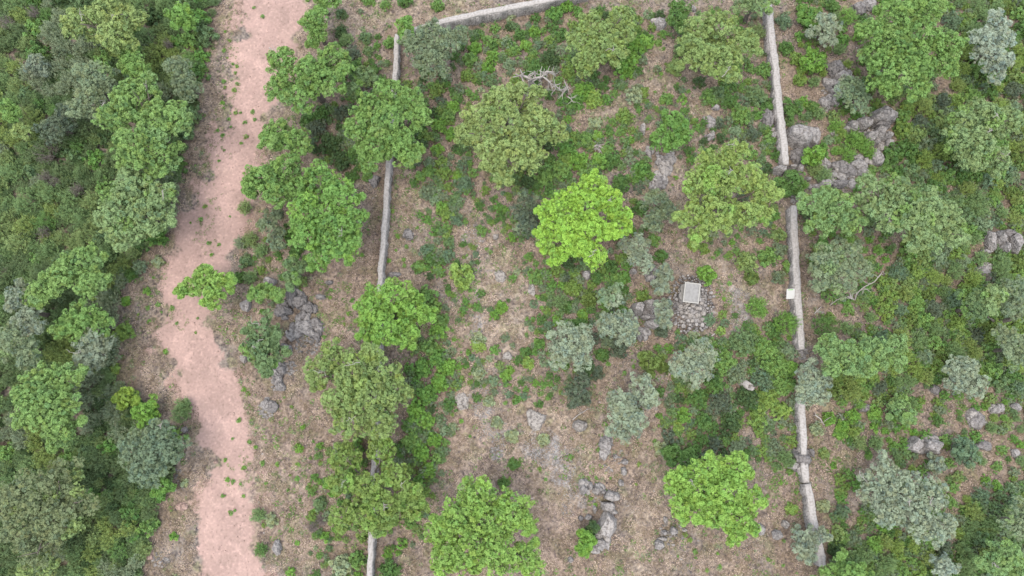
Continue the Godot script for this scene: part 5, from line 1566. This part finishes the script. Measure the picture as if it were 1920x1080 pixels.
	# loose rubble below the slabs
	for q in [[1565,180,24,160],[1550,195,16,60],[575,640,26,140],[590,615,18,80],[520,720,12,90],[930,850,12,90],[1240,320,18,80],[1500,760,10,30],[1505,660,9,60],[545,690,14,50],[500,770,16,60],[765,440,10,40],[1300,30,10,20],[1150,860,26,40],[1110,930,20,40],[1260,1000,26,40],[1620,15,14,40],[300,1050,16,60],[330,900,20,40],[1505,865,16,60],[1516,910,6,34],[1503,665,8,40],[1490,375,9,40],[1476,318,9,30]]:
		for k in q[3]:
			var a := rng.randf() * TAU
			var d: float = q[2] * sqrt(rng.randf())
			var w := at(q[0] + cos(a) * d, q[1] + sin(a) * d)
			var s := rng.randf_range(0.05, 0.16)
			stones.append([Transform3D(Basis(Vector3.UP, rng.randf() * TAU).scaled(Vector3(s, s * 0.6, s * 0.75)), w + Vector3.UP * s * 0.1), Color(0.95, 0.92, 0.92) * rng.randf_range(0.4, 1.0)])
	var straw_mat := StandardMaterial3D.new()
	straw_mat.vertex_color_use_as_albedo = true
	straw_mat.roughness = 0.9
	straw_mat.metallic_specular = 0.2
	var stone_mat := solid(0.210, 0.203, 0.199)
	stone_mat.vertex_color_use_as_albedo = true
	scatter_stuff("dry_grass", "straw coloured dry grass blades on the litter", grass_tuft(0.25, 16, 0.16, 0.012, 0.7), straw_mat, straw)
	var fl := Leaves.new()
	for k in 26:
		var lv := rng.randf_range(0.55, 1.45)
		var d := Vector3(rng.randf_range(-1, 1), rng.randf_range(-0.25, 0.25), rng.randf_range(-1, 1)).normalized()
		fl.leaf(Vector3(rng.randf_range(-0.3, 0.3), rng.randf_range(0.0, 0.03), rng.randf_range(-0.3, 0.3)), d, Vector3(rng.randf_range(-0.4, 0.4), 1, rng.randf_range(-0.4, 0.4)), rng.randf_range(0.05, 0.10), 0.04, Color(lv, lv * rng.randf_range(0.9, 1.05), lv * rng.randf_range(0.8, 1.05)))
	scatter_stuff("leaf_litter", "fallen brown and pinkish leaves lying on the slope", array_mesh(fl.v, fl.n, fl.idx, fl.c), straw_mat, litter)
	scatter_stuff("small_weeds", "tiny green seedlings and grass sprouting from the litter", grass_tuft(0.22, 18, 0.13, 0.03, 1.2), mats["tinted"], green)
	scatter_stuff("pale_sprigs", "pale dry leafy sprigs on the litter", clump(0.24, 0.6, 7, 0.06, 4, 6, 0.06, 0.035, 0.6, 0.5, 0.0), mats["tinted"], sprigs)
	scatter_stuff("pebbles", "small loose stones and gravel on the ground", rock_mesh(555, 5, 7, 0.15), stone_mat, stones)

func build_ledges() -> void:
	var blocks := []
	for k in 8:
		blocks.append(rock_mesh(400 + k, 12, 5, 0.16))
	# label, tone pair, lean of the blocks (degrees), patches [px, py, r, count]
	for l in [
			["jagged grey bedrock shelf below the outcrop boulders", "rock_grey", "rock_pale", 35, [[1600,308,22,16],[1575,318,18,12],[1635,296,16,10],[1560,336,16,10],[1590,336,16,8],[1545,312,12,6]]],
			["broken grey bedrock between the outcrop boulders", "rock_grey", "rock_pale", 30, [[1612,246,14,8],[1640,240,16,10],[1572,252,12,6],[1596,258,12,5],[1655,272,10,6]]],
			["steep shattered grey bedrock beside the largest oak", "rock_grey", "rock_dark", 45, [[1572,130,14,10],[1585,145,14,10],[1560,160,15,12],[1566,182,14,16],[1552,192,10,9]]],
			["dark jagged bedrock ledge above the oval grey green oak", "rock_dark", "rock_grey", 60, [[545,552,12,8],[560,562,15,12],[530,582,15,10],[578,574,12,8],[572,606,20,18],[552,622,14,12],[590,618,14,12]]],
			["low dark broken bedrock strip below the oval grey green oak", "rock_dark", "rock_grey", 70, [[522,690,8,8],[519,706,9,10],[524,722,7,7],[500,762,15,10],[535,655,8,5]]],
			["pale broken bedrock beside the dense footpath bush", "rock_pale", "rock_grey", 60, [[1245,308,15,12],[1256,296,10,6],[1236,338,14,12],[1225,345,9,6],[1218,284,8,5]]],
			["tilted grey rock fin standing in the heath", "rock_grey", "rock_pale", 65, [[1860,452,12,8],[1880,452,14,10],[1902,455,14,10],[1845,505,14,12]]],
			["low lichen grey rock hump on the open slope", "rock_grey", "rock_pale", 30, [[1720,834,14,12],[1748,836,16,14],[1832,786,14,10],[1868,770,12,6]]],
			["crumbling stone rubble under the ledge in the sign wall", "rock_dark", "rock_grey", 40, [[1502,858,14,12],[1490,870,12,10],[1516,850,7,5]]],
			["broken tail of pale stones below the long bare boulder", "rock_pale", "rock_grey", 50, [[1128,1012,12,10],[1118,1028,9,7],[1146,960,10,5],[1100,915,9,6],[1122,918,9,6]]],
			["low grey bedrock hump at the foot of the two lobed silver tree", "rock_grey", "rock_pale", 80, [[1137,826,12,10],[1134,844,8,6]]],
			["grey stones sunk in litter beside the split boulders", "rock_grey", "rock_dark", 50, [[1190,586,9,6],[1214,586,12,8],[1225,600,10,6],[1222,514,8,5],[1205,625,10,6]]],
			["flat grey bedrock plates beside the upper footpath", "rock_grey", "rock_pale", 20, [[1332,228,10,8],[1332,254,9,6],[1238,43,11,8],[1440,220,12,10],[1450,250,8,5]]]]:
		var first: Array = l[4][0]
		var base := at(first[0], first[1])
		var o := thing("bedrock_ledge", l[0], "rock", base)
		for q in l[4]:
			blocked.append([q[0], q[1], q[2] * 0.7])
			for k in q[3]:
				var a := rng.randf() * TAU
				var d: float = q[2] * sqrt(rng.randf()) * 0.9
				var long := rng.randf_range(0.20, 0.50)
				var wide := long * rng.randf_range(0.4, 0.75)
				var tall := rng.randf_range(0.18, 0.42)
				var turn := -deg_to_rad(l[3] + rng.randf_range(-18, 18))
				var bas := Basis.from_euler(Vector3(rng.randf_range(-0.3, 0.3), turn, rng.randf_range(-0.3, 0.3))) * Basis.from_scale(Vector3(long, tall, wide))
				part("rock", blocks[rng.randi() % 8], mats[l[1] if rng.randf() < 0.65 else l[2]], o, Transform3D(bas, at(q[0] + cos(a) * d, q[1] + sin(a) * d, tall * 0.35) - base))
